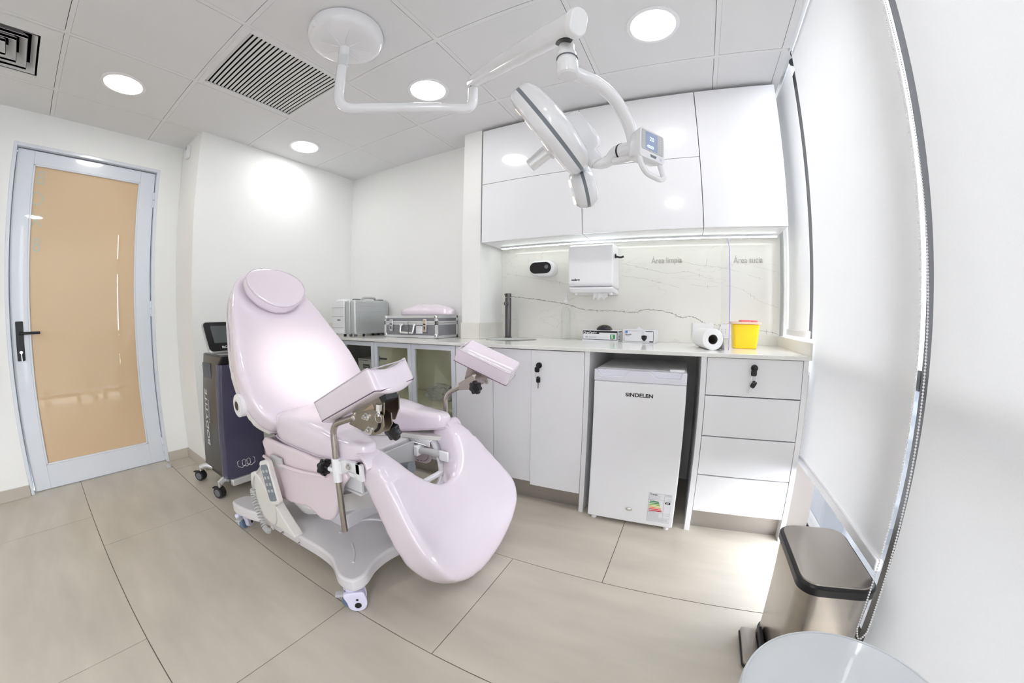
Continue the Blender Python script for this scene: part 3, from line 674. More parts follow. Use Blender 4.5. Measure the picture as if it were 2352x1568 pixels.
text('lettering', 'Menos eficiente', .0045, (X0 + .004, y_, .1003), (1, 0, 0), (0, 0, 1), 'ink', lb, extr=.0002)
for k in range(7):
    z = .158 - k * .0083; L = .043 + k * .0032
    obj('grade_arrow', MB().prism([(X0 + .004, z - .0026), (X0 + .004 + L, z - .0026), (X0 + .004 + L + .004, z), (X0 + .004 + L, z + .0026), (X0 + .004, z + .0026)], y_, y_ + .0006, T), 'e%d' % (k + 1), lb)
obj('grade_tag', MB().prism([(2.795, .1575), (2.801, .1635), (2.822, .1635), (2.822, .1515), (2.801, .1515)], y_, y_ + .0006, T), 'ink', lb)
text('lettering', 'A+', .0105, (2.8025, y_ - .0004, .1538), (1, 0, 0), (0, 0, 1), 'card', lb, extr=.0002, font_bold=.0004)

# ================================================================ THINGS ON THE WALL AND THE WORKTOP
ys = YM - .012; TW = Matrix(((1, 0, 0, 0), (0, 0, 1, 0), (0, 1, 0, 0), (0, 0, 0, 1)))   # (x, z, y) prisms
o = thing('soap_dispenser', 'white wall soap dispenser with a black oval sensor face', 'dispenser', (1.885, ys, 1.37))
obj('housing', MB().prism(rrect(.185, .108, .053, 12, 1.888, 1.376), ys - .075, ys - .0004, TW), 'white', o, bevel=.012, segs=4)
obj('sensor_face', MB().prism(rrect(.155, .078, .039, 12, 1.880, 1.379), ys - .0775, ys - .074, TW), 'black', o, bevel=.002)
obj('sensor_eye', MB().cyl((1.925, ys - .0775, 1.385), (1.925, ys - .079, 1.385), .014), 'grey', o)
o = thing('paper_towel_dispenser', 'white boxy paper towel dispenser on the stone wall', 'dispenser', (2.25, ys, 1.34))
sd = [(ys - .0004, 1.505), (ys - .17, 1.498), (ys - .21, 1.48), (ys - .222, 1.25), (ys - .20, 1.235), (ys - .0004, 1.225)]
TS = Matrix(((0, 0, 1, 0), (1, 0, 0, 0), (0, 1, 0, 0), (0, 0, 0, 1)))
dx0, dx1 = 2.125, 2.405
obj('cover', MB().prism(sd, dx0, dx1, TS), 'white', o, bevel=.008, segs=3)
obj('lower_tray', MB().prism([(ys - .0004, 1.223), (ys - .20, 1.232), (ys - .218, 1.222), (ys - .19, 1.198), (ys - .0004, 1.19)], dx0 + .003, dx1 - .003, TS), 'white', o, bevel=.006, segs=2)
obj('crank_lever', MB().tube(smooth_path([(dx1 + .002, ys - .14, 1.425), (dx1 + .012, ys - .14, 1.42), (dx1 + .035, ys - .145, 1.415), (dx1 + .055, ys - .145, 1.42)]), .006, 10).cyl((dx1 - .002, ys - .14, 1.425), (dx1 + .008, ys - .14, 1.425), .014), 'black', o)
for x in (dx0 + .03, dx1 - .025): obj('foot', MB().cyl((x, ys - .15, 1.20), (x, ys - .15, 1.184), .011), 'white', o)
mb = MB(); n = 14; P = []
for k in range(n):
    x = 2.262 + .094 * k / (n - 1); P.append((x, ys - .13 + .008 * math.sin(k * .9), 1.142 + (.03 * abs(math.sin(k * .62 + .4)))))
for a, b in zip(P[:-1], P[1:]): mb.quad(a, b, (b[0], b[1], 1.2), (a[0], a[1], 1.2)); mb.quad((a[0], a[1] + .001, a[2]), (a[0], a[1] + .001, 1.2), (b[0], b[1] + .001, 1.2), (b[0], b[1] + .001, b[2]))
obj('paper_tail', mb, 'paper', o)
text('logo', 'nobre', .020, (dx0 + .022, ys - .2228, 1.268), (1, 0, 0), (0, 0, 1), 'ink', o, sx=1.1, font_bold=.0003)
# socket plates
def socket(label, x0, x1, z0, z1, hid=False):
    r = thing('wall_socket', label, 'socket', ((x0 + x1) / 2, ys, z0), 'white socket plates on the stone wall')
    obj('plate', MB().box((x0, ys - .009, z0), (x1, ys - .0003, z1)), 'white', r, bevel=.002)
    w = .022; cx = (x0 + x1) / 2; cz = (z0 + z1) / 2
    for k in (-1, 0, 1):
        m_ = obj('outlet', MB().box((cx + k * (w + .003) - w / 2, ys - .0105, cz - .024), (cx + k * (w + .003) + w / 2, ys - .009, cz + .024)), 'white', r, bevel=.0006)
        mb = MB()
        for q in (-1, 0, 1): mb.cyl((cx + k * (w + .003), ys - .0104, cz + q * .010), (cx + k * (w + .003), ys - .0109, cz + q * .010), .0019, n=10)
        obj('pin_hole', mb, 'ink', m_)
    return r
socket('white socket plate behind the paper roll', 2.874, 3.003, .932, 1.022)
socket('white socket plate seen through the clear divider', 3.045, 3.105, .932, 1.018)
# boxes on the worktop
zc = .8967
def T2(x, y, r): return Matrix.Translation((x, y, zc)) @ Matrix.Rotation(r, 4, 'Z')
o = thing('glove_carton', 'white and black glove box with a green size square', 'box', (2.24, 2.25, zc)); T = T2(2.315, 2.325, -.05)
bw, bd, bz = .232, .115, .068
obj('body', MB().box((-bw / 2, -bd / 2, 0), (bw / 2, bd / 2, bz), T), 'card', o, bevel=.001)
y_ = -bd / 2 - .0007
mb = MB()
for a in (((-.112, y_, .010), (.112, y_ + .0007, .013)), ((-.112, y_, .055), (.112, y_ + .0007, .0665)), ((-.112, y_, .010), (-.1105, y_ + .0007, .058)), ((.108, y_, .010), (.112, y_ + .0007, .0665)), ((-.112, y_, .046), (-.005, y_ + .0007, .058))): mb.box(a[0], a[1], T)
mb.box((bw / 2, -.050, .012), (bw / 2 + .0007, -.01, .016), T); mb.box((bw / 2, -.050, .03), (bw / 2 + .0007, -.012, .033), T); mb.box((bw / 2, -.052, .058), (bw / 2 + .0007, .04, .064), T)
p = obj('print', mb, 'ink', o)
def ttext(s, size, x, z, m, parent, T, y, sx=1, bold=0):
    R = T.to_3x3(); return text('lettering', s, size, T @ V((x, y, z)), R @ V((1, 0, 0)), (0, 0, 1), m, parent, extr=.0002, sx=sx, font_bold=bold)
ttext('CleanCarrier', .0185, -.108, .048, 'card', p, T, y_ - .0006, .88, .0005)
ttext('100', .012, -.098, .022, 'ink', p, T, y_, 1)
ttext('guantes de nitrilo sin polvo', .0045, -.072, .029, 'inkgrey', p, T, y_); ttext('no estériles talla pequeña', .0045, -.072, .022, 'inkgrey', p, T, y_)
g2 = obj('size_square', MB().box((.066, y_ - .0002, .018), (.096, y_, .045), T), 'green', p)
ttext('S', .026, .0725, .0225, 'card', g2, T, y_ - .0007, 1, .001); ttext('NITRILO', .0055, .069, .012, 'ink', p, T, y_, 1)
obj('glove_tuft', (lambda mb: (bmesh.ops.create_icosphere(mb.b, subdivisions=3, radius=1), [setattr(v, 'co', V((2.325 + v.co.x * .045 * (1 + .3 * noise.noise(v.co * 3)), 2.330 + v.co.y * .032, zc + bz + max(-.002, v.co.z * .026 * (1 + .4 * noise.noise(v.co * 2.5)))))) for v in mb.b.verts], mb)[2])(MB()), 'gloveblk' if 'gloveblk' in M else 'rubber', o)
mb = MB(); n = 12
for k in range(n):
    a0, a1 = PI * k / n, PI * (k + 1) / n
    for (y0, y1) in ((2.352, 2.365),):
        mb.quad((2.32 + .050 * math.cos(a0), y0, zc + bz), (2.32 + .050 * math.cos(a1), y0, zc + bz), (2.32 + .052 * math.cos(a1), y1, zc + bz + .034 * math.sin(a1)), (2.32 + .052 * math.cos(a0), y1, zc + bz + .034 * math.sin(a0)))
obj('lid_flap', mb, 'kraftdark' if 'kraftdark' in M else 'tag', o)
o = thing('mask_carton', 'white face mask box with a black mask printed on it', 'box', (2.5, 2.25, zc)); T = T2(2.562, 2.30, -.05)
bw, bd, bz = .200, .105, .080
mb = MB().box((-bw / 2, -bd / 2, 0), (bw / 2, -bd / 2 + .0012, bz), T).box((-bw / 2, bd / 2 - .0012, 0), (bw / 2, bd / 2, bz), T).box((-bw / 2, -bd / 2, 0), (-bw / 2 + .0012, bd / 2, bz), T).box((bw / 2 - .0012, -bd / 2, 0), (bw / 2, bd / 2, bz), T).box((-bw / 2, -bd / 2, 0), (bw / 2, bd / 2, .0015), T)
obj('body', mb, 'card', o)
obj('mask_stack', MB().box((-bw / 2 + .004, -bd / 2 + .004, .002), (bw / 2 - .004, bd / 2 - .004, .0765), T), 'rubber', o, bevel=.003)
obj('torn_flap', MB().prism([(-.028, .074), (.012, .074), (.024, .079), (-.002, .098), (-.012, .088), (-.022, .080)], -bd / 2 - .003, -bd / 2 - .0015, T @ TW), 'card', o)
y_ = -bd / 2 - .0007; mb = MB()
for a in (((-.092, y_, .008), (.086, y_ + .0007, .0092)), ((-.092, y_, .072), (.086, y_ + .0007, .0728)), ((-.092, y_, .008), (-.091, y_ + .0007, .072)), ((.0835, y_, .008), (.086, y_ + .0007, .072)), ((.062, y_, .006), (.084, y_ + .0007, .013)), ((.038, y_, .0675), (.080, y_ + .0007, .071))): mb.box(a[0], a[1], T)
p = obj('print', mb, 'ink', o)
obj('blue_square', MB().box((-.086, y_ - .0002, .058), (-.071, y_, .073), T), 'blue', p)
ttext('Mascarilla', .0095, -.086, .048, 'ink', p, T, y_, 1, .0002); ttext('3 Pliegues', .007, -.086, .040, 'ink', p, T, y_)
mk = obj('mask_picture', MB().prism([(.014, .044), (.030, .047), (.046, .044), (.046, .030), (.038, .016), (.030, .012), (.022, .016), (.014, .028)], y_ - .0004, y_, T @ TW), 'ink', p)
obj('ear_loop', MB().tube([T @ V(q) for q in smooth_path([(.015, y_ - .0004, .043), (.016, y_ - .0004, .060), (.024, y_ - .0004, .066), (.026, y_ - .0004, .048)])], .0004, 6).tube([T @ V(q) for q in smooth_path([(.045, y_ - .0004, .043), (.056, y_ - .0004, .046), (.056, y_ - .0004, .034), (.046, y_ - .0004, .030)])], .0004, 6), 'inkgrey', mk)
# clear glass bottle at the stone wall
BX, BY = 2.055, 2.365
o = thing('glass_bottle', 'clear glass pump bottle standing against the stone wall', 'bottle', (BX, BY, zc))
obj('body', MB().lathe([(.030, zc), (.033, zc + .006), (.033, zc + .17), (.031, zc + .19), (.020, zc + .215), (.012, zc + .225), (.011, zc + .25)], Matrix.Translation((BX, BY, 0)), 28), 'bottleglass', o)
obj('pump', MB().lathe([(.013, zc + .245), (.013, zc + .262), (.005, zc + .264), (.005, zc + .29), (.009, zc + .292), (.009, zc + .30)], Matrix.Translation((BX, BY, 0)), 16).tube([(BX, BY, zc + .295), (BX + .0, BY - .035, zc + .292)], .004, 8), 'white', o)
# clear divider sheet
o = thing('acrylic_divider', 'clear upright acrylic divider with a lilac front edge', 'divider', (3.047, 2.1, zc))
pts = [(1.96, zc), (2.415, zc), (2.415, 1.46), (2.05, 1.46), (2.0, 1.445), (1.97, 1.40), (1.962, 1.35)]
obj('sheet', MB().prism(pts, 3.045, 3.0475, TS), 'acryl', o)
mb = MB(); ed = [V((3.0462, a, b)) for a, b in ((1.9595, zc), (1.9615, 1.35), (1.969, 1.40), (1.999, 1.446), (2.05, 1.461))]
obj('polished_edge', MB().tube(ed, .0022, 8), 'acryledge', o)
# towel roll lying down
RX, RY, RZ = 2.965, 2.005, zc + .0525
o = thing('paper_roll', 'white paper towel roll lying with its brown core to the front', 'paper roll', (RX, RY, zc))
ax = V((-.22, .97, 0)).normalized(); p0 = V((RX, RY - .08, RZ)); Lr = .22
T = frame(p0, ax.cross(V((0, 0, 1))), ax)
obj('roll', MB().rings([[T @ V((r * math.cos(2 * PI * k / 40), r * math.sin(2 * PI * k / 40), z)) for k in range(40)] for r, z in ((.024, 0), (.050, 0), (.0525, .002), (.0525, Lr - .002), (.050, Lr), (.024, Lr), (.024, 0))], cap=False), 'paper', o)
obj('core', MB().rings([[T @ V((r * math.cos(2 * PI * k / 32), r * math.sin(2 * PI * k / 32), z)) for k in range(32)] for r, z in ((.0245, .001), (.0225, .001), (.0225, Lr - .001), (.0245, Lr - .001), (.0245, .001))], cap=False), 'core', o)
q0 = p0 + ax.cross(V((0, 0, 1))) * .0527; mb = MB(); n = 10; side = ax.cross(V((0, 0, 1)))
tail = [p0 + side * (.0527 + .008 * t) + V((0, 0, .02 - .072 * t)) for t in [k / n for k in range(n + 1)]]
for a, b in zip(tail[:-1], tail[1:]): mb.quad(a, a + ax * Lr, b + ax * Lr, b)
obj('loose_sheet', mb, 'paper', o)
# yellow sharps bin
o = thing('sharps_container', 'yellow sharps container with a pale and red lid', 'container', (3.165, 2.10, zc))
T = Matrix.Translation((3.150, 2.15, zc))
def taper(w0, d0, w1, d1, z0, z1, r=.014): return [[T @ V((x, y, z)) for x, y in rrect(w_, d_, r, 5)] for w_, d_, z in ((w0, d0, z0), (w1, d1, z1))]
obj('tub', MB().rings(taper(.120, .105, .142, .125, 0, .128)), 'yellow', o, bevel=.004, segs=3)
obj('rim', MB().rings(taper(.158, .140, .160, .142, .128, .140)), 'amberlid', o, bevel=.002)
obj('lid', MB().rings(taper(.060, .09, .058, .085, .140, .150)), 'red', o, bevel=.003)
T = Matrix.Translation((3.196, 2.15, zc)); obj('lid', MB().rings(taper(.040, .07, .038, .066, .140, .149)), 'red', o, bevel=.003)
T = Matrix.Translation((3.140, 2.13, zc))
# ================================================================ TREATMENT CHAIR
ch = thing('treatment_chair', 'blush pink vinyl gynaecological chair with leg crutches on a white castor base', 'medical chair', (1.42, 1.08, 0))
# --- backrest
OB = V((1.275, 1.06, .575)); ab = V((-.58, 0, .73)).normalized(); nb = V((.73, 0, .58)).normalized(); bb = V((0, 1, 0))
half = [(0, .20), (.02, .262), (.06, .302), (.13, .326), (.22, .334), (.32, .328), (.42, .312), (.52, .288), (.62, .266), (.72, .240), (.82, .203), (.89, .160), (.938, .100), (.958, .0)]
def outl(hf, k=0): return [(w - k, s) for s, w in hf] + [(-(w - k), s) for s, w in hf[::-1] if w > .001]
def bfn(off):
    def f(a, s, c):
        dish = .045 * (abs(a) / .33) ** 2.2 * (1 if c > 0 else .6)      # wings curve forward a little
        p = OB + ab * s + bb * a + nb * (off + c + dish - .02)
        return p
    return f
def clean(o2):
    return cl2([q for q in o2], 3)
cushion('backrest_cushion', clean(outl([(s - .004, w + .006 if w else 0) for s, w in half])), .095, bfn(-.022), 'pink', ch, voxel=.011, smooth=30)
cushion('back_shell', clean(outl([(s, max(0, w + .004)) for s, w in half])), .034, bfn(-.082), 'cream', ch, voxel=.011, smooth=8)
def rim(hf, off, k=0, s0=0):
    P = []
    for a, s in clean(outl(hf)):
        P.append(V(bfn(off)(a * (1 - k), s, 0)))
    return P
obj('piping', MB().tube(rim(half, -.060), .0032, 8, closed=True), 'seam', ch)
obj('top_pin', MB().tube(fillet([OB + ab * .945 + nb * -.05 + bb * -.02, OB + ab * .965 + nb * -.05 + bb * -.02, OB + ab * .965 + nb * -.05 + bb * .005], .006), .003, 8), 'chrome', ch)
obj('grab_bar', MB().tube(fillet([OB + ab * .70 + nb * -.09 + bb * .17, OB + ab * .74 + nb * -.13 + bb * .27, OB + ab * .66 + nb * -.13 + bb * .28], .02), .011, 10), 'black', ch)
hk = OB + ab * .17 + bb * -.352 + nb * -.07
kb = obj('recline_knob', MB().cyl(hk, hk + bb * .04, .052, n=40).cyl(hk - bb * .002, hk, .046, n=40), 'white', ch, bevel=.004)
obj('hub', MB().cyl(hk - bb * .006, hk, .020), 'black', kb); obj('hub_ring', MB().tube([hk - bb * .004 + (ab * math.cos(t) + nb * math.sin(t)) * .026 for t in [2 * PI * k / 24 for k in range(24)]], .004, 8, closed=True), 'cream', kb)
# --- headrest
ell = [(.176 * math.cos(t) * (1 + .05 * math.sin(t)), .148 * math.sin(t)) for t in [2 * PI * k / 48 for k in range(48)]]
def hfn(a, s, c): return OB + ab * (.775 + s) + bb * (a + .008) + nb * (.038 + c + .02 * (abs(a) / .18) ** 2 - .004 * (s / .15))
hr = cushion('headrest_cushion', ell, .058, hfn, 'pink', ch, voxel=.009, smooth=10)
for c in (.024, -.024):
    obj('piping', MB().tube([V(hfn(a * .985, s * .985, c)) for a, s in ell], .0028, 8, closed=True), 'seam', hr)
# --- seat: a broad pad with a deep notch at the front
sh = [(1.20, 0), (1.205, .12), (1.225, .22), (1.27, .272), (1.38, .292), (1.55, .295), (1.72, .290), (1.82, .278), (1.868, .250), (1.876, .215), (1.850, .185), (1.78, .160), (1.70, .138), (1.62, .112), (1.55, .078), (1.51, .04), (1.500, 0)]
so = [(x, d) for x, d in sh] + [(x, -d) for x, d in sh[::-1] if d > 0]
so = so[:-0] if False else so
def sfn(x, d, c):
    t = 0 if x < 1.62 else min(1, (x - 1.62) / .25)
    z = .572 + c * (1.0 - .42 * t) + .012 * t
    z += (.018 * math.sin(min(1, max(0, (x - 1.2) / .5)) * PI) if c > 0 else 0)
    return (x, 1.08 + d, z)
seat = cushion('seat_cushion', cl2(so, 3), .118, sfn, 'pink', ch, voxel=.011, smooth=34)
obj('seat_board', MB().prism([(x * .985 + .02, 1.08 + d * .95) for x, d in so], .503, .522), 'cream', ch, bevel=.002)
obj('piping', MB().tube([V(sfn(x, d, -.040)) for x, d in cl2(so, 3)], .0028, 8, closed=True), 'seam', seat)
# --- leg rest
OL = V((1.885, 1.105, .580)); al = V((.30, 0, -.46)).normalized(); nl = V((.46, 0, .30)).normalized()
lh_out = [(-.026, .218), (-.014, .256), (.03, .280), (.12, .296), (.20, .310), (.30, .330), (.38, .334), (.45, .306), (.52, .244), (.575, .155), (.604, .06)]
lh_in = [(-.012, .190), (.03, .176), (.09, .150), (.145, .115), (.19, .065), (.210, 0)]
lo = [(w, s) for s, w in lh_out] + [(-w, s) for s, w in lh_out[::-1]] + [(-w, s) for s, w in lh_in] + [(w, s) for s, w in lh_in[::-1] if w > 0]
def lfn(a, s, c):
    e = min(1, abs(a) / .33); up = .028 * e ** 3 * (1 if s > .1 else .6) if c > 0 else 0
    hollow = -.030 * max(0, 1 - (abs(a) / .30) ** 2) * max(0, min(1, (s - .15) / .2)) if c > 0 else 0
    curl = -.035 * max(0, (s - .40) / .16) ** 2 - .02 * max(0, (.06 - s) / .06)
    return OL + al * s + V((0, 1, 0)) * (a + .045 * min(1, max(0, (s - .04) / .32)) - .010) + nl * (c - .045 + up + hollow + curl)
leg = cushion('leg_rest', cl2(lo, 3), .120, lfn, 'pink', ch, voxel=.011, smooth=40)
P_ = [(w * .86, .02 + t * .90) for w, t in cl2(lo, 3)]
obj('backing_board', MB().rings([[lfn(a, t, -.052) for a, t in P_], [lfn(a, t, -.064) for a, t in P_]]), 'white', leg)
obj('cross_bar', MB().box((1.885, .98, .375), (1.905, 1.33, .392)), 'white', ch, bevel=.003)
for sy in (-1, 1):       # soft straps bridging the seat and the leg rest
    c = 1.085 + sy * .245
    mb = MB(); P = smooth_path([(1.838, c, .585), (1.862, c, .588), (1.885, c, .575), (1.90, c, .545)], 6)
    R = []
    for i, p in enumerate(P): R.append([p + V((0, sy_ * .042, 0)) + q for sy_, q in ((-1, V((0, 0, 0))), (1, V((0, 0, 0))), (1, V((-.008, 0, -.010))), (-1, V((-.008, 0, -.010))))])
    obj('hinge_strap', mb.rings(R), 'pink', ch, bevel=.003)
    obj('hinge_bracket', MB().box((1.80, c - .03, .488), (1.86, c + .03, .502)).box((1.855, c - .006, .44), (1.885, c + .006, .50)), 'white', ch, bevel=.002)
# --- skirt around the lift
def skirt(y, sy, name='side_cover'):
    o2 = [(1.185, .515), (1.172, .44), (1.178, .36), (1.21, .29), (1.28, .25), (1.42, .265), (1.53, .285), (1.58, .262), (1.64, .262), (1.685, .29), (1.72, .36), (1.752, .44), (1.765, .515)]
    def f(a, b, c):
        bow = .018 * math.sin(min(1, max(0, (a - 1.15) / .6)) * PI) * (1 - (b - .2) / .3 * .4)
        return (a, y + sy * (c + bow + .05 * max(0, (.50 - b)) * 0), b)
    return cushion(name, cl2(o2, 2), .022, f, 'pinkmat', ch, voxel=.009, smooth=6)
skirt(.800, -1)
fc = [(1.50, .50), (1.50, .36), (1.515, .33), (1.56, .315), (1.66, .315), (1.70, .33), (1.715, .37), (1.715, .50)]
cushion('side_cover', cl2(fc, 3), .016, lambda a, b, c: (a, 1.365 + c, b), 'pinkmat', ch, voxel=.008, smooth=5)
sp = [(x, 1.356, z) for x, z in ((1.700, .49), (1.700, .375), (1.688, .345), (1.655, .33), (1.56, .33), (1.525, .342))]
mb = MB(); Q = smooth_path(sp, 8)
for i in range(0, len(Q) - 1, 2): mb.tube([Q[i], Q[i + 1]], .0016, 5)
obj('stitching', mb, 'stitch', ch)
obj('rear_cover', MB().prism([(.81, .26), (1.34, .26), (1.36, .50), (.80, .50)], 1.15, 1.165, TS), 'pinkmat', ch, bevel=.004)
# waist band across the near cover, holding the remote
obj('cover_band', MB().tube(smooth_path([(1.180, .776, .425), (1.30, .764, .430), (1.50, .762, .445), (1.68, .775, .468)], 6), .007, 8), 'pinkmat', ch)
# --- lift mechanism and inner frame
mb = MB().box((1.20, .90, .13), (1.60, 1.26, .215)).box((1.25, .93, .215), (1.55, 1.23, .46)).box((1.22, .88, .46), (1.70, 1.28, .502))
obj('lift_column', mb, 'base', ch, bevel=.008)
obj('inner_plate', MB().box((1.60, 1.00, .40), (1.748, 1.012, .50)).box((1.742, .96, .39), (1.752, 1.20, .502)), 'lgrey', ch, bevel=.002)
obj('side_rail', MB().box((1.45, .806, .486), (1.81, .836, .502)), 'white', ch, bevel=.002); obj('side_rail', MB().box((1.45, 1.324, .486), (1.81, 1.352, .502)), 'white', ch, bevel=.002)
obj('tray_slide', MB().prism([(1.62, .478), (1.80, .478), (1.81, .470), (1.81, .503), (1.62, .503)], 1.255, 1.262, TS).box((1, 1, 1), (1.0001, 1.0001, 1.0001)) if False else MB().box((1.61, 1.23, .497), (1.815, 1.30, .503)).box((1.61, 1.23, .475), (1.815, 1.234, .497)), 'white', ch, bevel=.0015)
obj('slide_rail', MB().cyl((1.62, 1.226, .488), (1.80, 1.226, .480), .004), 'chrome', ch)
obj('gas_spring', MB().cyl((1.60, 1.19, .460), (1.90, 1.235, .455), .016).cyl((1.60, 1.19, .460), (1.76, 1.214, .457), .020), 'lgrey', ch)
obj('spring_clamp', MB().box((1.755, 1.19, .435), (1.775, 1.24, .480)), 'white', ch, bevel=.003)
obj('spring_bracket', MB().prism(rrect(.06, .05, .012, 4, 1.905, .455), 1.228, 1.236, TS) if False else MB().box((1.875, 1.216, .43), (1.925, 1.228, .475)), 'white', ch, bevel=.005)
obj('actuator', MB().cyl((1.45, 1.08, .30), (1.84, 1.08, .44), .024), 'grey', ch)
obj('front_bracket', MB().box((1.66, .845, .405), (1.80, .857, .47)).box((1.655, .845, .39), (1.79, 1.12, .40)), 'white', ch, bevel=.002)
# --- base casting with four feet
bh_ = [(.945, .095), (.948, .11)]
def cen(pts): return [(x, 1.08 + d) for x, d in pts]
q1 = [(1.868, 0), (1.862, .12), (1.852, .20), (1.860, .27), (1.885, .335), (1.880, .385), (1.845, .402), (1.800, .398), (1.765, .382), (1.700, .352), (1.60, .342), (1.45, .345), (1.25, .350), (1.18, .358), (1.10, .385), (1.02, .402), (.955, .405), (.925, .385), (.925, .335), (.955, .300), (1.05, .270), (1.13, .22), (1.15, .10), (1.15, 0)]
bp = q1 + [(x, -d) for x, d in q1[::-1] if d > 0]
pts = [(x, 1.08 + d) for x, d in cl2(bp, 4)]
bs = obj('base_casting', MB().prism(pts, .096, .150), 'base', ch, bevel=.010, segs=4)
inset = [(1.18, -.28), (1.70, -.28), (1.80, -.335), (1.835, -.33), (1.82, -.22), (1.82, .22), (1.835, .33), (1.80, .335), (1.70, .28), (1.18, .28)]
obj('raised_rib', MB().tube(smooth_path([(1.60, .86, .150), (1.585, .90, .150), (1.59, .98, .150), (1.64, 1.03, .150), (1.72, 1.055, .150)], 6), .007, 8), 'base', bs)
obj('raised_rib', MB().tube(smooth_path([(1.70, .84, .150), (1.76, .80, .150), (1.80, .76, .150)], 6), .005, 8), 'base', bs)
for sy in (-1, 1):
    y = 1.08 + sy * .345
    T = Matrix(((1, 0, 0, 0), (0, 0, 1, 0), (0, 1, 0, 0), (0, 0, 0, 1)))
    beam = [(1.145, .148), (1.135, .30), (1.150, .355), (1.19, .372), (1.225, .360), (1.48, .158), (1.48, .148)]
    obj('side_beam', MB().prism(beam, y - .022, y + .022, T), 'cream', ch, bevel=.010, segs=3)
obj('rear_bridge', MB().box((1.13, .76, .28), (1.17, 1.40, .355)), 'cream', ch, bevel=.012, segs=3)
obj('seat_boot', MB().rings([[(1.38 + .24 * k_ * math.cos(t), 1.08 + .27 * k_ * math.sin(t), z + .012 * math.sin(5 * t) * (z < .2)) for t in [2 * PI * k / 40 for k in range(40)]] for k_, z in ((1.0, .30), (1.02, .235), (.92, .195), (.75, .185))]), 'cream', ch)
for x, y in ((1.49, .7145), (1.36, .7145), (1.872, 1.12)):
    obj('screw', MB().cyl((x, y + .012, .125), (x, y, .125), .005) if x < 1.8 else MB().cyl((x - .012, y, .125), (x + .002, y, .125), .006), 'chrome', bs)
# --- castors
def caster(x, y, yaw):
    T = Matrix.Translation((x, y, 0)) @ Matrix.Rotation(yaw, 4, 'Z')
    r = .040
    o = obj('caster', MB().cyl(T @ V((0, 0, .070)), T @ V((0, 0, .098)), .024), 'lilac', ch)
    hull = [(-.030, .084), (.034, .086), (.046, .066), (.050, .040), (.044, .016), (.028, .003), (.004, .003), (-.016, .018), (-.022, .046)]
    Q = [(p.x, p.y) for p in smooth_path([(a, b, 0) for a, b in hull], 4, closed=True)]
    TT = T @ Matrix(((1, 0, 0, 0), (0, 0, 1, 0), (0, 1, 0, 0), (0, 0, 0, 1)))
    obj('shroud', MB().prism(Q, -.032, -.012, TT).prism(Q, .012, .032, TT).box((-.02, -.013, .05), (.03, .013, .08), T), 'lilac', o, bevel=.005, segs=3)
    obj('wheel', MB().cyl(T @ V((-.002, -.010, r)), T @ V((-.002, .010, r)), r - .0005, n=32), 'bluewheel', o, bevel=.004)
    for s in (-1, 1):
        obj('axle_cap', MB().cyl(T @ V((.016, s * .0327, .030)), T @ V((.016, s * .0315, .030)), .0125), 'ink', o); obj('screw_cap', MB().cyl(T @ V((.016, s * .0327, .056)), T @ V((.016, s * .0315, .056)), .0048), 'ink', o)
    obj('brake_pedal', MB().box((-.062, -.014, .062), (-.026, .014, .072), T).box((-.034, -.010, .050), (-.020, .010, .066), T), 'lgrey', o, bevel=.003)
    return o
caster(1.840, .705, .85); caster(.965, .715, 2.2); caster(1.84, 1.455, -.5); caster(.965, 1.455, 1.0)
# --- leg crutches: pole, elbow, clamp, star knob, steel bracket, gutter pad
def star_knob(c, ax, R_, parent, name='star_knob'):
    c = V(c); ax = V(ax).normalized(); u = ax.orthogonal().normalized(); v = ax.cross(u)
    n = 49; rings = []
    for z, k in ((-.012, .80), (-.009, .97), (0, 1), (.010, .97), (.013, .82)):
        rings.append([c + ax * z + (u * math.cos(t) + v * math.sin(t)) * R_ * k * (1 + .10 * math.cos(7 * t)) for t in [2 * PI * i / n for i in range(n)]])
    o = obj(name, MB().rings(rings), 'knobcap', parent); 
    return o
def pad(c, A, B, L, W, Tk, dish=.022):
    c = V(c); A = V(A).normalized(); N = A.cross(V(B)).normalized(); B = N.cross(A)
    def f(a, b, t): return c + A * a + B * b + N * (t + (dish * (abs(b) / (W / 2)) ** 2 - dish * .6))
    o = cushion('crutch_pad', rrect(L, W, .012, 2), Tk, f, 'pink', ch, voxel=.0065, smooth=5)
    e = []
    for a, b in rrect(L * .99, W * .985, .014, 4): e.append((a, b))
    obj('seam', MB().tube([V(f(a, b, Tk * .43)) for a, b in e], .0022, 6, closed=True), 'seam', o)
    mb = MB(); P = []
    for k in range(60):
        i = k / 60 * len(e); a, b = e[int(i)]; a2, b2 = e[(int(i) + 1) % len(e)]; f_ = i - int(i); P.append(V(f(a + (a2 - a) * f_, b + (b2 - b) * f_, -Tk * .46)))
    obj('seam', MB().tube([V(f(a, b, -Tk * .45)) for a, b in e], .0018, 6, closed=True), 'stitch', o)
    return o, f, N
p1, f1, N1 = pad((1.868, .828, .800), (.898, -.005, .439), (-.036, .996, .085), .335, .180, .078)
p2, f2, N2 = pad((1.915, 1.57, .822), (.892, .213, -.398), (-.146, .970, .192), .285, .172, .072)
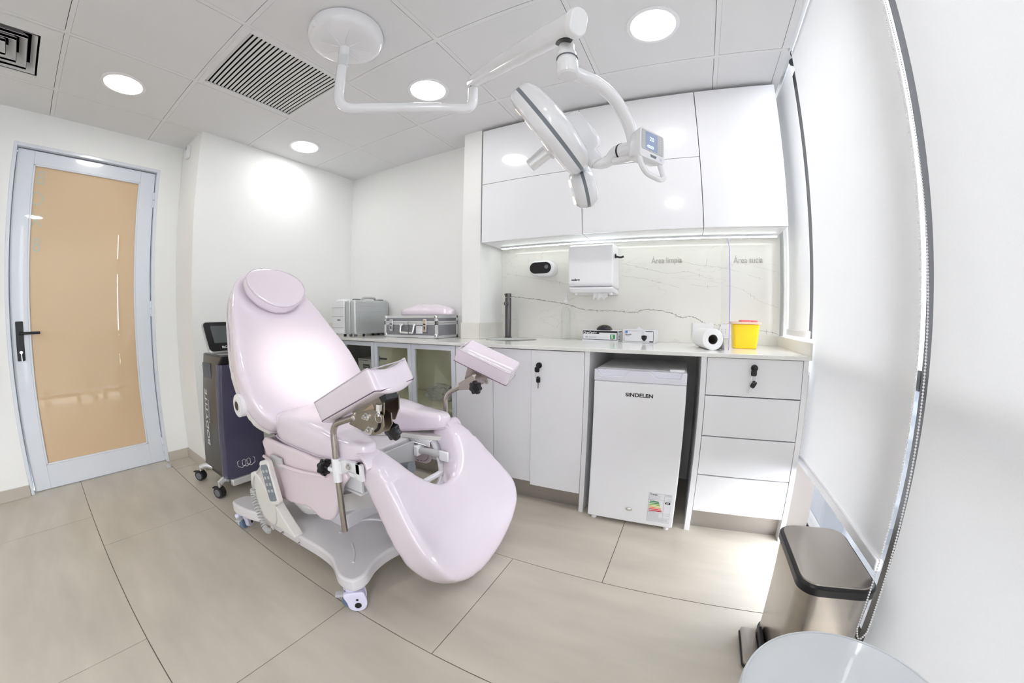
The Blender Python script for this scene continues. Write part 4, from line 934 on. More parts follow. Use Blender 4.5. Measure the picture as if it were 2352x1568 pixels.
# near pole
PX, PY = 1.757, .776
obj('crutch_pole', MB().tube(fillet([(PX, PY, .265), (PX, PY, .683), (PX + .120, PY + .010, .728)], .040, 8), .0115, 18), 'steel', ch)
obj('pole_clamp', MB().cyl((PX, PY, .470), (PX, PY, .560), .0165).cyl((PX, PY, .508), (PX - .045, PY - .002, .508), .009).box((PX + .01, PY - .004, .505), (PX + .03, PY + .05, .555)).box((PX - .002, PY + .012, .518), (PX + .11, PY + .026, .556)).box((PX + .09, PY + .012, .495), (PX + .12, PY + .026, .556)), 'white', ch, bevel=.0015)
obj('bolt', MB().cyl((PX + .058, PY + .006, .538), (PX + .058, PY + .014, .538), .012).cyl((PX + .058, PY, .538), (PX + .058, PY + .008, .538), .007, n=6), 'chrome', ch)
obj('bolt', MB().cyl((PX - .062, PY - .003, .508), (PX - .04, PY - .002, .508), .005), 'chrome', ch)
star_knob((PX - .072, PY - .004, .507), (1, .12, 0), .030, ch)
# near bracket (two plates on the pad's underside)
c0 = V(f1(.035, -.012, -.039)); A1 = V((.898, -.005, .439)); D1 = -N1
def P3(a, d, y=0): return c0 + A1 * a + D1 * d + V((0, y, 0))
def plate(pl, y0, y1, parent, name, m, bev=.001):
    mb = MB(); lo = [P3(a, d, y0) for a, d in pl]; hi = [P3(a, d, y1) for a, d in pl]; mb.rings([lo, hi]); return obj(name, mb, m, parent, bevel=bev)
def xz(pl, y0, y1, parent, name, m, bev=.001): return obj(name, MB().rings([[V((x, y0, z)) for x, z in pl], [V((x, y1, z)) for x, z in pl]]), m, parent, bevel=bev)
up_ = [(1.850, .744), (1.90, .770), (1.985, .812), (2.016, .806), (2.014, .762), (1.992, .722), (1.90, .716)]
br = xz(up_, .785, .789, ch, 'crutch_bracket', 'brass'); xz(up_, .850, .854, br, 'plate', 'brass')
plate([(-.055, -.001), (.105, -.001), (.105, .003), (-.055, .003)], -.030, .030, br, 'plate', 'brass')
xz([(1.990, .820), (2.022, .832), (2.034, .806), (2.012, .792)], .780, .830, br, 'end_block', 'black')
xz([(1.912, .752), (1.965, .784), (1.976, .764), (1.930, .732)], .7832, .785, br, 'kraft_label', 'tag')
lo2 = [(1.848, .700), (1.880, .738), (1.915, .752), (1.975, .770), (2.016, .756), (2.018, .722), (2.000, .696), (1.965, .684), (1.90, .692)]
b2 = xz(lo2, .777, .781, ch, 'quadrant_plate', 'brass'); xz(lo2, .812, .816, b2, 'plate', 'brass')
for x, z in ((1.945, .742), (1.955, .700)):
    obj('bolt', MB().cyl((x, .777, z), (x, .772, z), .0125).cyl((x, .772, z), (x, .762, z), .0085, n=6).cyl((x, .762, z), (x, .755, z), .004), 'chrome', b2)
obj('slot', MB().tube(smooth_path([(1.978, .7755, .700), (1.993, .7755, .712), (2.000, .7755, .730)]), .0045, 8), 'ink', b2)
obj('locking_pin', MB().cyl((2.000, .775, .770), (2.003, .775, .790), .010, n=6).cyl((2.000, .775, .752), (2.0, .775, .772), .006), 'chrome', b2)
obj('pull_ring', MB().tube([(2.004 + .014 * math.cos(t), .768, .748 + .014 * math.sin(t)) for t in [2 * PI * k / 24 for k in range(24)]], .0011, 6, closed=True), 'chrome', b2)
star_knob((1.994, .835, .688), (0, 1, .2), .030, ch)
obj('pole_end_cap', MB().cyl((PX + .112, PY + .0095, .725), (PX + .121, PY + .0102, .7284), .0130), 'chrome', ch)
# far pole
QX, QY = 1.757, 1.437
obj('crutch_pole', MB().tube(fillet([(QX, QY, .275), (QX, QY, .672), (QX + .080, QY + .018, .716), (QX + .105, QY + .03, .724)], .04, 8), .0115, 18), 'steel', ch)
obj('pole_clamp', MB().cyl((QX, QY, .475), (QX, QY, .545), .0165).box((QX - .01, QY - .09, .486), (QX + .012, QY - .012, .502)).box((QX - .02, QY - .03, .44), (QX + .03, QY - .02, .50)), 'white', ch, bevel=.0015)
c2 = V(f2(-.005, -.02, -.036)); A2 = V((.892, .213, -.398)); D2 = -N2
def P4(a, d, y=0): return c2 + A2 * a + D2 * d + V((0, y, 0))
def plate2(pl, y0, y1, parent, name, m): return obj(name, MB().rings([[P4(a, d, y0) for a, d in pl], [P4(a, d, y1) for a, d in pl]]), m, parent, bevel=.001)
k2 = plate2([(-.06, 0), (.048, 0), (.045, .035), (.010, .075), (-.055, .065)], -.032, -.028, ch, 'crutch_bracket', 'steel')
plate2([(-.06, 0), (.048, 0), (.045, .035), (.010, .075), (-.055, .065)], .018, .022, k2, 'plate', 'steel')
plate2([(-.06, -.001), (.08, -.001), (.08, .003), (-.06, .003)], -.03, .03, k2, 'plate', 'steel')
obj('quadrant_plate', MB().rings([[V(p) + V((0, y, 0)) for p in ((1.835, 1.44, .700), (1.925, 1.445, .712), (1.925, 1.445, .760), (1.905, 1.445, .775), (1.835, 1.44, .735))] for y in (0, .006)]), 'steel', ch, bevel=.001)
obj('bolt', MB().cyl(P4(-.012, .028, -.032), P4(-.012, .028, -.04), .010), 'chrome', k2)
obj('bolt', MB().cyl(P4(.055, .004, -.02), P4(.055, .034, -.02), .008, n=6).cyl(P4(.03, .03, -.03), P4(.062, .03, -.03), .006), 'chrome', k2)
star_knob((1.945, 1.415, .728), (.1, 1, 0), .030, ch)
# --- remote control with coiled cord, hung on the near side
T = Matrix.Translation((1.322, .722, .398)) @ Matrix.Scale(1.12, 4) @ Matrix.Rotation(math.radians(-16), 4, 'Y') @ Matrix.Rotation(math.radians(12), 4, 'Z')
TR = T @ Matrix(((1, 0, 0, 0), (0, 0, 1, 0), (0, 1, 0, 0), (0, 0, 0, 1)))
rm = obj('hand_control', MB().prism(rrect(.058, .175, .016, 5, 0, -.035), -.012, .012, TR), 'cream', ch, bevel=.005, segs=3)
kp = obj('keypad', MB().prism(rrect(.042, .145, .010, 5, 0, -.035), -.0135, -.012, TR), 'band', rm)
mb = MB()
for i in range(2):
    for j in range(4): mb.prism(rrect(.011, .011, .002, 2, -.010 + i * .020, .012 - j * .026), -.0142, -.0134, TR)
obj('button_mark', mb, 'lgrey', kp)
obj('hook', MB().box((-.045, -.006, -.02), (.05, .010, .03), Matrix.Translation((1.325, .762, .435))), 'lgrey', ch, bevel=.006)
P = [T @ V((0, 0, -.12)), (1.355, .716, .25), (1.350, .712, .19), (1.325, .710, .155), (1.29, .705, .13)]
coil_c = smooth_path([(1.28, .703, .118), (1.262, .700, .105), (1.235, .698, .120), (1.205, .70, .165), (1.178, .702, .215), (1.165, .704, .262), (1.170, .706, .285)], 40)
n = len(coil_c); cp = []
for i in range(n):
    t = (coil_c[min(i + 1, n - 1)] - coil_c[max(i - 1, 0)]).normalized(); u = t.cross(V((0, 1, 0))).normalized(); v = t.cross(u); r = .011 * min(1, i / 30, (n - 1 - i) / 12 + .2) ; an = i * .62
    cp.append(coil_c[i] + (u * math.cos(an) + v * math.sin(an)) * r)
obj('coiled_cord', MB().tube(smooth_path(P, 6), .0032, 8).tube(cp, .0030, 6).tube(smooth_path([coil_c[-1], (1.185, .712, .34), (1.23, .73, .40)], 6), .0030, 8), 'lgrey', ch)
obj('cord_clip', MB().cyl((1.305, .712, .135), (1.305, .704, .135), .010), 'lgrey', ch)
# ================================================================ SURGICAL LAMP ON THE CEILING
lamp = thing('surgical_lamp', 'white ceiling-mounted surgical lamp with jointed arms and a small control screen', 'surgical lamp', (1.515, .945, H))
CX, CY = 1.515, .945
T = Matrix.Translation((CX, CY, 0))
can = obj('ceiling_canopy', MB().lathe([(.150, H), (.168, H - .004), (.172, H - .030), (.166, H - .052), (.150, H - .066), (.120, H - .074), (.045, H - .082), (.024, H - .084)], T, 56), 'whitegl', lamp)
for k in range(8):
    a = 2 * PI * k / 8 + .25; u = V((math.cos(a), math.sin(a), 0))
    obj('rib', MB().tube([V((CX, CY, H - .083)) + u * .03, V((CX, CY, H - .077)) + u * .085, V((CX, CY, H - .0735)) + u * .120], [.004, .003, .001], 8), 'whitegl', can)
for a in (-1.65, 2.6):
    u = V((math.cos(a), math.sin(a), 0)); s = V((-u.y, u.x, 0)); c = V((CX, CY, H - .04)) + u * .166
    obj('screw_recess', MB().rings([[c + s * x * .013 + V((0, 0, 1)) * z * .022 + u * o_ for x, z in rrect(2, 2, .8, 4)] for o_ in (-.01, .0045)]), 'white', can, bevel=.002)
    obj('screw', MB().cyl(c + u * .004 + V((0, 0, .012)), c + u * .0065 + V((0, 0, .012)), .0032), 'chrome', can)
obj('down_tube', MB().tube(fillet([(CX, CY, H - .08), (CX, CY, 1.958), (2.000, 1.285, 1.958), (2.000, 1.285, 2.062)], .085, 12), .0225, 24), 'whitegl', lamp)
obj('collar', MB().cyl((CX, CY, 2.175), (CX, CY, 2.235), .0245), 'alu', lamp)
obj('upper_sleeve', MB().cyl((CX, CY, 2.235), (CX, CY, 2.282), .0240), 'whitegl', lamp)
obj('pivot_pin', MB().cyl((2.0, 1.285, 2.055), (2.0, 1.285, 2.10), .010), 'chrome', lamp)
# spring arm
A0, A1_ = V((1.978, 1.300, 2.113)), V((2.612, .812, 1.797))
d = (A1_ - A0).normalized(); T = frame(A0, d.cross(V((0, 0, 1))), d)     # local x sideways, y up-ish, z along
Ltot = (A1_ - A0).length
def sec_(w, h, z, r=None): return [T @ V((x, y, z)) for x, y in rrect(w, h, r or min(w, h) * .48, 6)]
arm = obj('spring_arm', MB().rings([sec_(.040, .044, 0), sec_(.046, .054, .02), sec_(.050, .066, .10), sec_(.052, .074, .30), sec_(.052, .076, .5), sec_(.052, .076, Ltot - .02)]), 'whitegl', lamp, bevel=.002)
obj('end_cap', MB().rings([sec_(.054, .080, Ltot - .02), sec_(.055, .082, Ltot - .006), sec_(.048, .074, Ltot + .006)]), 'white', arm, bevel=.003)
dn = -(T.to_3x3() @ V((0, 1, 0))); dn = dn if dn.z < 0 else -dn
for zz_, L_ in ((.035, .05), (Ltot - .055, .07)):
    c = A0 + d * zz_ + dn * (.024 if zz_ < .1 else .0365)
    s = d.cross(dn)
    obj('slot', MB().rings([[c + d * x * L_ / 2 + s * y * .014 + dn * o_ for x, y in rrect(2, 2, .9, 5)] for o_ in (-.006, .0028)]), 'black', arm)
J = V((2.561, .872, 0))
obj('pivot_pin', MB().cyl((J.x, J.y, 1.770), (J.x, J.y, 1.81), .010), 'chrome', lamp)
T = Matrix.Translation(J)
obj('swivel_joint', MB().lathe([(.021, 1.782), (.021, 1.765), (.026, 1.752), (.026, 1.735), (.029, 1.728), (.029, 1.688), (.024, 1.683), (.010, 1.681)][::-1], T, 36), 'whitegl', lamp)
obj('joint_ring', MB().cyl((J.x, J.y, 1.738), (J.x, J.y, 1.740), .0292), 'grey', lamp)
# bowed yoke down to the control block
obj('yoke', MB().tube(smooth_path([(2.566, .885, 1.706), (2.590, .925, 1.710), (2.615, .962, 1.708), (2.648, 1.008, 1.688), (2.672, 1.048, 1.650), (2.686, 1.080, 1.612), (2.690, 1.104, 1.575), (2.688, 1.118, 1.540)], 8), .0195, 20), 'whitegl', lamp)
K = V((2.688, 1.118, 1.556))
obj('lower_block', MB().tube([(2.692, 1.118, 1.562), (2.640, 1.152, 1.574)], .026, 20).tube([(2.695, 1.118, 1.540), (2.615, 1.160, 1.548)], .012, 16), 'whitegl', lamp, bevel=.003)
obj('joint_ring', MB().tube([(2.648, 1.1467, 1.5721), (2.643, 1.150, 1.5733)], .0268, 20), 'black', lamp)
P0 = V((2.410, 1.102, 1.658)); TG = V((1.12, 1.075, .82)); n = (TG - P0).normalized()
vw = (P0 - CAM).normalized(); Wd = (vw - n * vw.dot(n)).normalized(); Ud = n.cross(Wd)
if Ud.z > 0: Ud = -Ud
def LP(u, w, b, c=P0, U_=None, W_=None, N_=None): return c + (U_ or Ud) * u + (W_ or Wd) * w - (N_ or n) * b      # b: behind the front face
hubc = LP(.065, 0, .085)
obj('s_arm', MB().tube(smooth_path([(2.648, 1.152, 1.568), (2.632, 1.156, 1.580), (2.617, 1.165, 1.574), (2.600, 1.172, 1.560), (2.575, 1.172, 1.553), (2.548, 1.164, 1.556)], 8), .0195, 20), 'whitegl', lamp)
q0, q1_ = V((2.560, 1.170, 1.552)), LP(.085, .0, .072)
obj('tilt_barrel', MB().cyl(q0, q1_, .0275, n=32), 'whitegl', lamp, bevel=.003)
tt = (q1_ - q0).normalized(); obj('joint_ring', MB().cyl(q0 + tt * ((q1_ - q0).length * .68), q0 + tt * ((q1_ - q0).length * .70), .0280, n=32), 'band', lamp)
def body(c, U_, W_, N_, R0, prof, lob, name, m, parent, n_=64, asp=1.0):
    rings = []
    for k, b in prof:
        rings.append([c + U_ * (R0 * k * (1 + lob * math.cos(4 * t) * min(1, k)) * math.cos(t)) + W_ * (asp * R0 * k * (1 + lob * math.cos(4 * t) * min(1, k)) * math.sin(t)) - N_ * b for t in [2 * PI * i / n_ for i in range(n_)]])
    return obj(name, MB().rings(rings), m, parent)
hd = body(P0, Ud, Wd, n, .168, [(.30, -.030), (.82, -.026), (.95, -.018), (1.0, -.004), (1.0, .012)], .03, 'lamp_head', 'whitegl', lamp)
body(P0, Ud, Wd, n, .167, [(1.0, .012), (1.0, .024)], .03, 'grey_band', 'band', hd)
body(P0, Ud, Wd, n, .168, [(1.0, .024), (.995, .040), (.95, .056), (.80, .071), (.45, .080), (.10, .082)], .03, 'back_shell', 'whitegl', hd)
body(LP(.070, .0, 0), Ud, Wd, n, .075, [(1.1, .066), (1.0, .090), (.96, .110), (.80, .124), (.40, .130), (.1, .131)], 0, 'rear_housing', 'whitegl', hd)
hdl = obj('sterile_handle', MB().cyl(LP(.050, 0, -.026), LP(.050, 0, -.112), .0245, .0225, n=36), 'alu', hd, bevel=.002)
obj('handle_collar', MB().cyl(LP(.050, 0, -.020), LP(.050, 0, -.038), .036, .030, n=36), 'white', hd, bevel=.002)
lens0 = None; k = 0
for (u, w) in [(.115 * math.cos(a), .115 * math.sin(a)) for a in [2 * PI * i / 9 for i in range(9)]] + [(.060 * math.cos(a), .060 * math.sin(a)) for a in [2 * PI * i / 4 + .6 for i in range(4)]]:
    obj('led_lens', MB().cyl(LP(u, w, -.015), LP(u, w, -.0315 if k >= 9 else -.0285), .0150, .0130, n=16), 'ledspot' if k % 4 == 1 else 'lens', hd); k += 1
# side petal
an = math.radians(24); U2 = (Ud * math.cos(an) - n * -math.sin(an) * 1).normalized(); 
U2 = (Ud * math.cos(an) + n * math.sin(an)).normalized(); N2_ = (n * math.cos(an) - Ud * math.sin(an)).normalized()
cp_ = LP(.226, .045, -.028)
pt = body(cp_, U2, Wd, N2_, .070, [(.30, -.030), (.80, -.026), (.95, -.014), (1.0, .004), (1.0, .010)], .0, 'petal_head', 'whitegl', lamp, asp=1.3)
body(cp_, U2, Wd, N2_, .069, [(1.0, .010), (1.0, .021)], .0, 'grey_band', 'band', pt, asp=1.3)
body(cp_, U2, Wd, N2_, .070, [(1.0, .021), (.98, .034), (.85, .050), (.5, .058), (.1, .060)], .0, 'back_shell', 'whitegl', pt, asp=1.3)
for u, w in ((-.03, -.02), (.035, .0), (-.02, .04)): obj('led_lens', MB().cyl(LP(u, w, -.022, cp_, U2, Wd, N2_), LP(u, w, -.033, cp_, U2, Wd, N2_), .016, .014, n=16), 'ledspot' if u > 0 else 'lens', pt)
obj('petal_link', MB().tube([LP(.13, .02, .030), LP(.20, .04, .020)], .022, 16), 'whitegl', pt)
# the beam itself
ld = bpy.data.lights.new('lamp_beam', 'SPOT'); ld.energy = 50; ld.spot_size = math.radians(25); ld.spot_blend = 1.0; ld.shadow_soft_size = .06; ld.color = (1, .86, .77)
lo_ = bpy.data.objects.new('lamp_beam', ld); C.objects.link(lo_); lo_.location = LP(.10, 0, -.12); lo_.rotation_euler = (TG - V(lo_.location)).to_track_quat('-Z', 'Y').to_euler(); put(lo_, lamp)
# control panel
pc = V((2.741, 1.075, 1.556)); vw = (pc - CAM).normalized(); cr = _R
xx = (cr * math.cos(math.radians(32)) + vw * math.sin(math.radians(32))).normalized(); rl = math.radians(-17)
up = V((0, 0, 1)); up = (up - xx * up.dot(xx)).normalized(); nn = xx.cross(up)
x2 = (xx * math.cos(rl) + up * math.sin(rl)).normalized(); u2 = (up * math.cos(rl) * 1 - xx * math.sin(rl) * .35).normalized(); u2 = (u2 - x2 * u2.dot(x2)).normalized(); nn = x2.cross(u2)
pc = pc + V((.006, .004, -.004)); TP = Matrix(((x2.x, u2.x, nn.x, pc.x), (x2.y, u2.y, nn.y, pc.y), (x2.z, u2.z, nn.z, pc.z), (0, 0, 0, 1))) @ Matrix.Diagonal((1.14, .96, 1, 1))
cpn = obj('control_panel', MB().rings([[TP @ V((x, y, z)) for x, y in rrect(w_, h_, .008, 4, cx_, cy_)] for w_, h_, cx_, cy_, z in ((.050, .060, -.004, -.01, -.062), (.076, .086, -.002, -.002, -.045), (.084, .096, 0, -.004, -.012), (.084, .096, 0, -.004, 0))]), 'whitegl', lamp, bevel=.002)
obj('panel_face', MB().prism(rrect(.074, .066, .003, 3, 0, .006), .0002, .0012, TP), 'lgrey', cpn)
obj('screen', MB().prism(rrect(.040, .058, .002, 3, -.004, .006), .0012, .0018, TP), 'lcd', cpn)
R3 = TP.to_3x3()
for s, sz, x, y in (('20', .018, -.012, .008), ('4500', .0135, -.021, -.018)):
    text('digits', s, sz, TP @ V((x, y, .0021)), R3 @ V((1, 0, 0)), R3 @ V((0, 1, 0)), 'lcdink', cpn, extr=.0001)
for x in (-.031, .027):
    mb = MB()
    for k in range(7): mb.cyl(TP @ V((x, .030 - k * .008, .0011)), TP @ V((x, .030 - k * .008, .0016)), .0011, n=8)
    obj('indicator_dots', mb, 'white', cpn)['kind'] = 'stuff'
obj('badge', MB().prism([(-.008, -.036), (.014, -.036), (.011, -.044), (-.005, -.044)], .0001, .0010, TP), 'grey', cpn)
obj('button', MB().cyl(TP @ V((.030, -.040, 0)), TP @ V((.030, -.040, .0012)), .0045, n=20), 'lilac', cpn)
hp_ = fillet([(-.036, -.045, -.012), (-.030, -.072, -.010), (-.012, -.096, -.010), (.036, -.100, -.010), (.050, -.090, -.010), (.036, -.045, -.012)], .012, 6)
obj('grab_handle', MB().tube([TP @ V(p) for p in hp_], .0085, 14), 'whitegl', cpn)
obj('mount', MB().tube([K, TP @ V((0, -.01, -.055))], .022, 20), 'whitegl', cpn)
# ================================================================ BODY CONTOURING MACHINE
o = thing('treatment_machine', 'tall indigo and grey treatment machine on castors behind the chair', 'machine', (.38, .95, 0))
def mx(z): return .105 * (z - .12) / .74      # leans forward with height
def sect(z, x0, x1, y0, y1, r=.03):
    c = mx(z); return [V((x + c, y, z)) for x, y in rrect(x1 - x0, y1 - y0, r, 5, (x0 + x1) / 2, (y0 + y1) / 2)]
obj('side_body', MB().rings([sect(.12, .19, .505, .805, 1.075, .01), sect(.84, .19, .50, .835, 1.06, .01)]), 'gunmetal', o, bevel=.004)
obj('front_cover', MB().rings([[V((x + mx(z), y, z)) for x, y in [(.506, .800), (.530, .800), (.552, .815), (.560, .85), (.560, 1.03), (.552, 1.065), (.530, 1.08), (.506, 1.08)]] for z in (.105, .30, .60, .80)]), 'purple', o, bevel=.003)
obj('top_deck', MB().rings([sect(.802, .50, .552, .805, 1.075, .012), sect(.845, .49, .535, .83, 1.06, .012)]), 'black', o, bevel=.003)
obj('top_plate', MB().rings([sect(.8405, .188, .50, .832, 1.062, .01), sect(.848, .20, .49, .84, 1.055, .01)]), 'black', o)
obj('neck', MB().tube([(.56, .93, .845), (.575, .93, .90)], .028, 16).box((.54, .89, .87), (.60, .97, .90)), 'gunmetal', o, bevel=.004)
Tm = frame((.585, .925, .955), (0, 1, 0), (.80, -.10, .58))   # x right, z out of the screen
def scr(w, h, r, z0, z1): 
    return MB().prism(rrect(w, h, r, 5), z0, z1, Tm)
m_ = obj('monitor', scr(.336, .208, .028, -.018, .0), 'silver', o, bevel=.004)
obj('bezel', scr(.322, .192, .022, .0, .0025), 'black', m_)
obj('display', MB().prism(rrect(.25, .115, .004, 3, 0, .012), .0026, .0034, Tm), 'screen', m_)
R3 = Tm.to_3x3(); ux = R3 @ V((1, 0, 0)); uy = R3 @ V((0, 1, 0))
text('logo', 'BODYTITE', .020, Tm @ V((-.090, -.080, .0032)), ux, uy, 'card', m_, sx=1.3, font_bold=.0004)
obj('emblem', MB().tube([Tm @ V(p) for p in ((-.012, .090, .0035), (-.006, .083, .0035), (-.012, .078, .0035))], .0012, 6).tube([Tm @ V(p) for p in ((.0, .090, .0035), (.004, .084, .0035), (.012, .078, .0035))], .0012, 6), 'card', m_)
tb = V((.105, 0, .74)).normalized()
text('lettering', 'BODYTITE', .058, (.345, .8065, .27), tb, (-1, 0, .14), 'card', o, sx=1.35)
text('lettering', 'BY INMODE', .018, (.378, .8120, .42), tb, (-1, 0, .14), 'lgrey', o, sx=1.6)
mb = MB()
for k in range(9): mb.box((.295 + k * .016, .8265, .70), (.301 + k * .016, .8300, .79))
obj('vent_slots', mb, 'grey', o)
for k in range(3):
    c = V((.561 + mx(.19), .905 + k * .030, .19)); P = [c + V((.0006, .030 * math.cos(t), .030 * math.sin(t) * .95)) for t in [PI / 6 + 2 * PI * i / 6 for i in range(6)]]
    obj('hexagon_emblem', MB().tube(P, .0016, 6, closed=True), 'card', o)
obj('front_bumper', MB().box((.535, .83, .062), (.575, 1.10, .104)), 'alu', o, bevel=.006, segs=3)
obj('chassis', MB().box((.19, .83, .070), (.535, 1.07, .104)), 'gunmetal', o, bevel=.004)
def mc(x, y, hx, hy, yaw):
    T = Matrix.Translation((x, y, 0)) @ Matrix.Rotation(yaw, 4, 'Z')
    a = obj('castor_arm', MB().tube(smooth_path([(hx, hy, .085), ((x + hx) / 2, (y + hy) / 2, .100), (x, y, .088)], 5), [.020] * 5 + [.018] * 3 + [.017] * 3, 12), 'alu', o, bevel=0)
    obj('stem', MB().cyl((x, y, .062), (x, y, .098), .012), 'chrome', a)
    obj('fork', MB().box((-.022, -.017, .034), (.014, -.013, .066), T).box((-.022, .013, .034), (.014, .017, .066), T).box((-.026, -.017, .060), (.016, .017, .068), T).box((-.058, -.012, .052), (-.022, .012, .060), T), 'black', a, bevel=.002)
    w_ = obj('wheel', MB().cyl(T @ V((-.006, -.022, .034)), T @ V((-.006, .022, .034)), .034, n=36), 'rubber', a, bevel=.004)
    obj('hub', MB().cyl(T @ V((-.006, -.0235, .034)), T @ V((-.006, .0235, .034)), .023, n=30), 'grey', w_, bevel=.001)
mc(.165, .775, .225, .85, .5); mc(.525, .765, .50, .845, .35); mc(.60, 1.13, .52, 1.05, 1.9); mc(.17, 1.11, .23, 1.04, 2.6)
obj('cable_hook', MB().tube(fillet([(.60, 1.09, .50), (.64, 1.13, .49), (.66, 1.15, .42), (.62, 1.12, .40)], .02), .006, 8).tube(fillet([(.60, 1.09, .36), (.64, 1.13, .34), (.63, 1.12, .16), (.58, 1.09, .15)], .03), .010, 8), 'black', o)
# ================================================================ CASES ON THE WORKTOP
z0 = .8970
o = thing('desktop_printer', 'rounded white desktop machine behind the silver case', 'printer', (.34, 2.03, z0))
obj('body', MB().prism([(.262, .915), (.425, .915), (.425, 1.185), (.405, 1.192), (.32, 1.190), (.285, 1.165), (.268, 1.12), (.258, .98)], 1.875, 2.23, TW), 'white', o, bevel=.012, segs=3)
for z in (.965, 1.055, 1.125): obj('seam_line', MB().box((.258, 1.8735, z), (.42, 1.8745, z + .002)), 'inkgrey', o)
obj('latch_slot', MB().box((.335, 1.872, 1.022), (.372, 1.8745, 1.032)), 'grey', o)
for x, y in ((.28, 1.90), (.40, 1.90), (.28, 2.20), (.40, 2.20)): obj('foot', MB().cyl((x, y, z0), (x, y, .917), .012), 'rubber', o)
o = thing('silver_case', 'upright silver ribbed carrying case with a top handle', 'case', (.49, 2.06, z0))
Tc = Matrix(((0, 0, 1, 0), (1, 0, 0, 0), (0, 1, 0, 0), (0, 0, 0, 1)))
obj('shell', MB().prism(rrect(.375, .268, .028, 6, 2.062, 1.048), .436, .492, Tc), 'silver', o, bevel=.012, segs=3)
obj('lid_shell', MB().prism(rrect(.375, .268, .028, 6, 2.062, 1.048), .494, .552, Tc), 'silver', o, bevel=.014, segs=3)
for z in (1.00, 1.09, 1.135): obj('ridge', MB().box((.5515, 1.885, z), (.5545, 2.238, z + .004)), 'silver', o, bevel=.001)
obj('carry_handle', MB().tube(fillet([(.494, 2.00, 1.180), (.50, 2.005, 1.200), (.505, 2.06, 1.204), (.505, 2.13, 1.202), (.494, 2.14, 1.180)], .012), .010, 12), 'lgrey', o)
for y in (1.945, 2.195): obj('latch', MB().box((.47, y - .025, 1.182), (.515, y + .025, 1.192)), 'grey', o, bevel=.002)
for y in (1.91, 2.21): obj('foot', MB().cyl((.52, y, z0), (.52, y, .917), .014), 'grey', o); obj('foot', MB().cyl((.46, y, z0), (.46, y, .917), .012), 'grey', o)
o = thing('flight_case', 'grey aluminium-edged case lying flat with two butterfly latches', 'case', (1.01, 2.13, z0))
x0, x1, y0, y1, za, zb, zm = .755, 1.268, 2.0, 2.252, z0 + .001, 1.055, 1.003
obj('lower_shell', MB().box((x0 + .003, y0 + .003, za + .001), (x1 - .003, y1 - .003, zm - .002)), 'casegrey', o)
obj('lid', MB().box((x0 + .003, y0 + .003, zm + .002), (x1 - .003, y1 - .003, zb - .001)), 'casegrey', o)
def edge(mb, a, b, w=.017): mb.box(tuple(min(p, q) for p, q in zip(a, b)), tuple(max(p, q) for p, q in zip(a, b)))
mb = MB(); t = .0025; w = .018
for (za_, zb_) in ((za, za + w), (zm - .013, zm - .001), (zm + .001, zm + .013), (zb - w, zb)):
    mb.box((x0, y0 - t + .003, za_), (x1, y0 + .004, zb_)).box((x1 - .004, y0 + .004, za_), (x1 + t - .003, y1, zb_)).box((x0 - t + .003, y0 + .004, za_), (x0 + .004, y1, zb_))
for x in (x0, x1 - w): mb.box((x, y0 - t + .003, za), (x + w, y0 + .004, zb))
mb.box((x1 - .004, y0 + .004, za), (x1 + t - .003, y0 + w, zb)); mb.box((x1 - .004, y1 - w, za), (x1 + t - .003, y1, zb))
mb.box((x0, y0, zb - .001), (x1, y0 + w, zb + t - .001)).box((x0, y1 - w, zb - .001), (x1, y1, zb + t - .001)).box((x0, y0 + w, zb - .001), (x0 + w, y1 - w, zb + t - .001)).box((x1 - w, y0 + w, zb - .001), (x1, y1 - w, zb + t - .001))
obj('edge_trim', mb, 'alu', o, bevel=.001)
obj('top_panel', MB().box((x0 + w + .0002, y0 + w + .0002, zb - .0009), (x1 - w - .0002, y1 - w - .0002, zb + .0008)), 'lgrey', o)
for x in (x0 - .001, x1 - .027):
    for z in (za, zb - .030):
        obj('corner_guard', MB().box((x, y0 - .004, z), (x + .028, y0 + .02, z + .032)), 'chrome', o, bevel=.009, segs=3)
for x in (.835, 1.165):
    l_ = obj('butterfly_latch', MB().box((x - .016, y0 - .010, zm - .062), (x + .016, y0 - .002, zm + .028)), 'chrome', o, bevel=.006, segs=3)
    obj('keyhole', MB().box((x - .004, y0 - .0115, zm - .045), (x + .004, y0 - .0095, zm - .025)).box((x - .010, y0 - .0115, zm - .012), (x + .010, y0 - .0095, zm - .006)), 'ink', l_)
obj('case_handle', MB().tube(fillet([(.935, y0 - .004, zm - .010), (.940, y0 - .018, zm - .068), (1.060, y0 - .018, zm - .072), (1.067, y0 - .004, zm - .010)], .012), .0085, 12), 'chrome', o)
obj('handle_mount', MB().box((.920, y0 - .008, zm - .018), (.958, y0 - .001, zm - .002)), 'alu', o, bevel=.002); obj('handle_mount', MB().box((1.048, y0 - .008, zm - .018), (1.086, y0 - .001, zm - .002)), 'alu', o, bevel=.002)
lbp = obj('paper_label', MB().box((1.080, y0 - .0012, zm - .075), (1.140, y0 + .0025, zm - .022)), 'card', o)
mb = MB()
for k, L in enumerate((.04, .045, .03, .0, .012, .035, .015)): 
    if L: mb.box((1.084, y0 - .0018, zm - .030 - k * .006), (1.084 + L, y0 - .0011, zm - .0285 - k * .006))
obj('print', mb, 'inkgrey', lbp)
obj('tie_string', MB().tube(smooth_path([(1.005, y0 - .003, zm + .010), (1.012, y0 - .012, zm - .01), (1.03, y0 - .020, zm - .035), (1.028, y0 - .028, zm - .07), (1.045, y0 - .027, zm - .082)], 6), .0016, 6), 'black', o)
o = thing('spare_headrest', 'domed pink vinyl cushion lying on top of the grey case', 'cushion', (1.06, 2.13, zb))
eo = [(1.075 + .245 * math.cos(t), 2.13 + .105 * math.sin(t)) for t in [2 * PI * k / 40 for k in range(40)]]
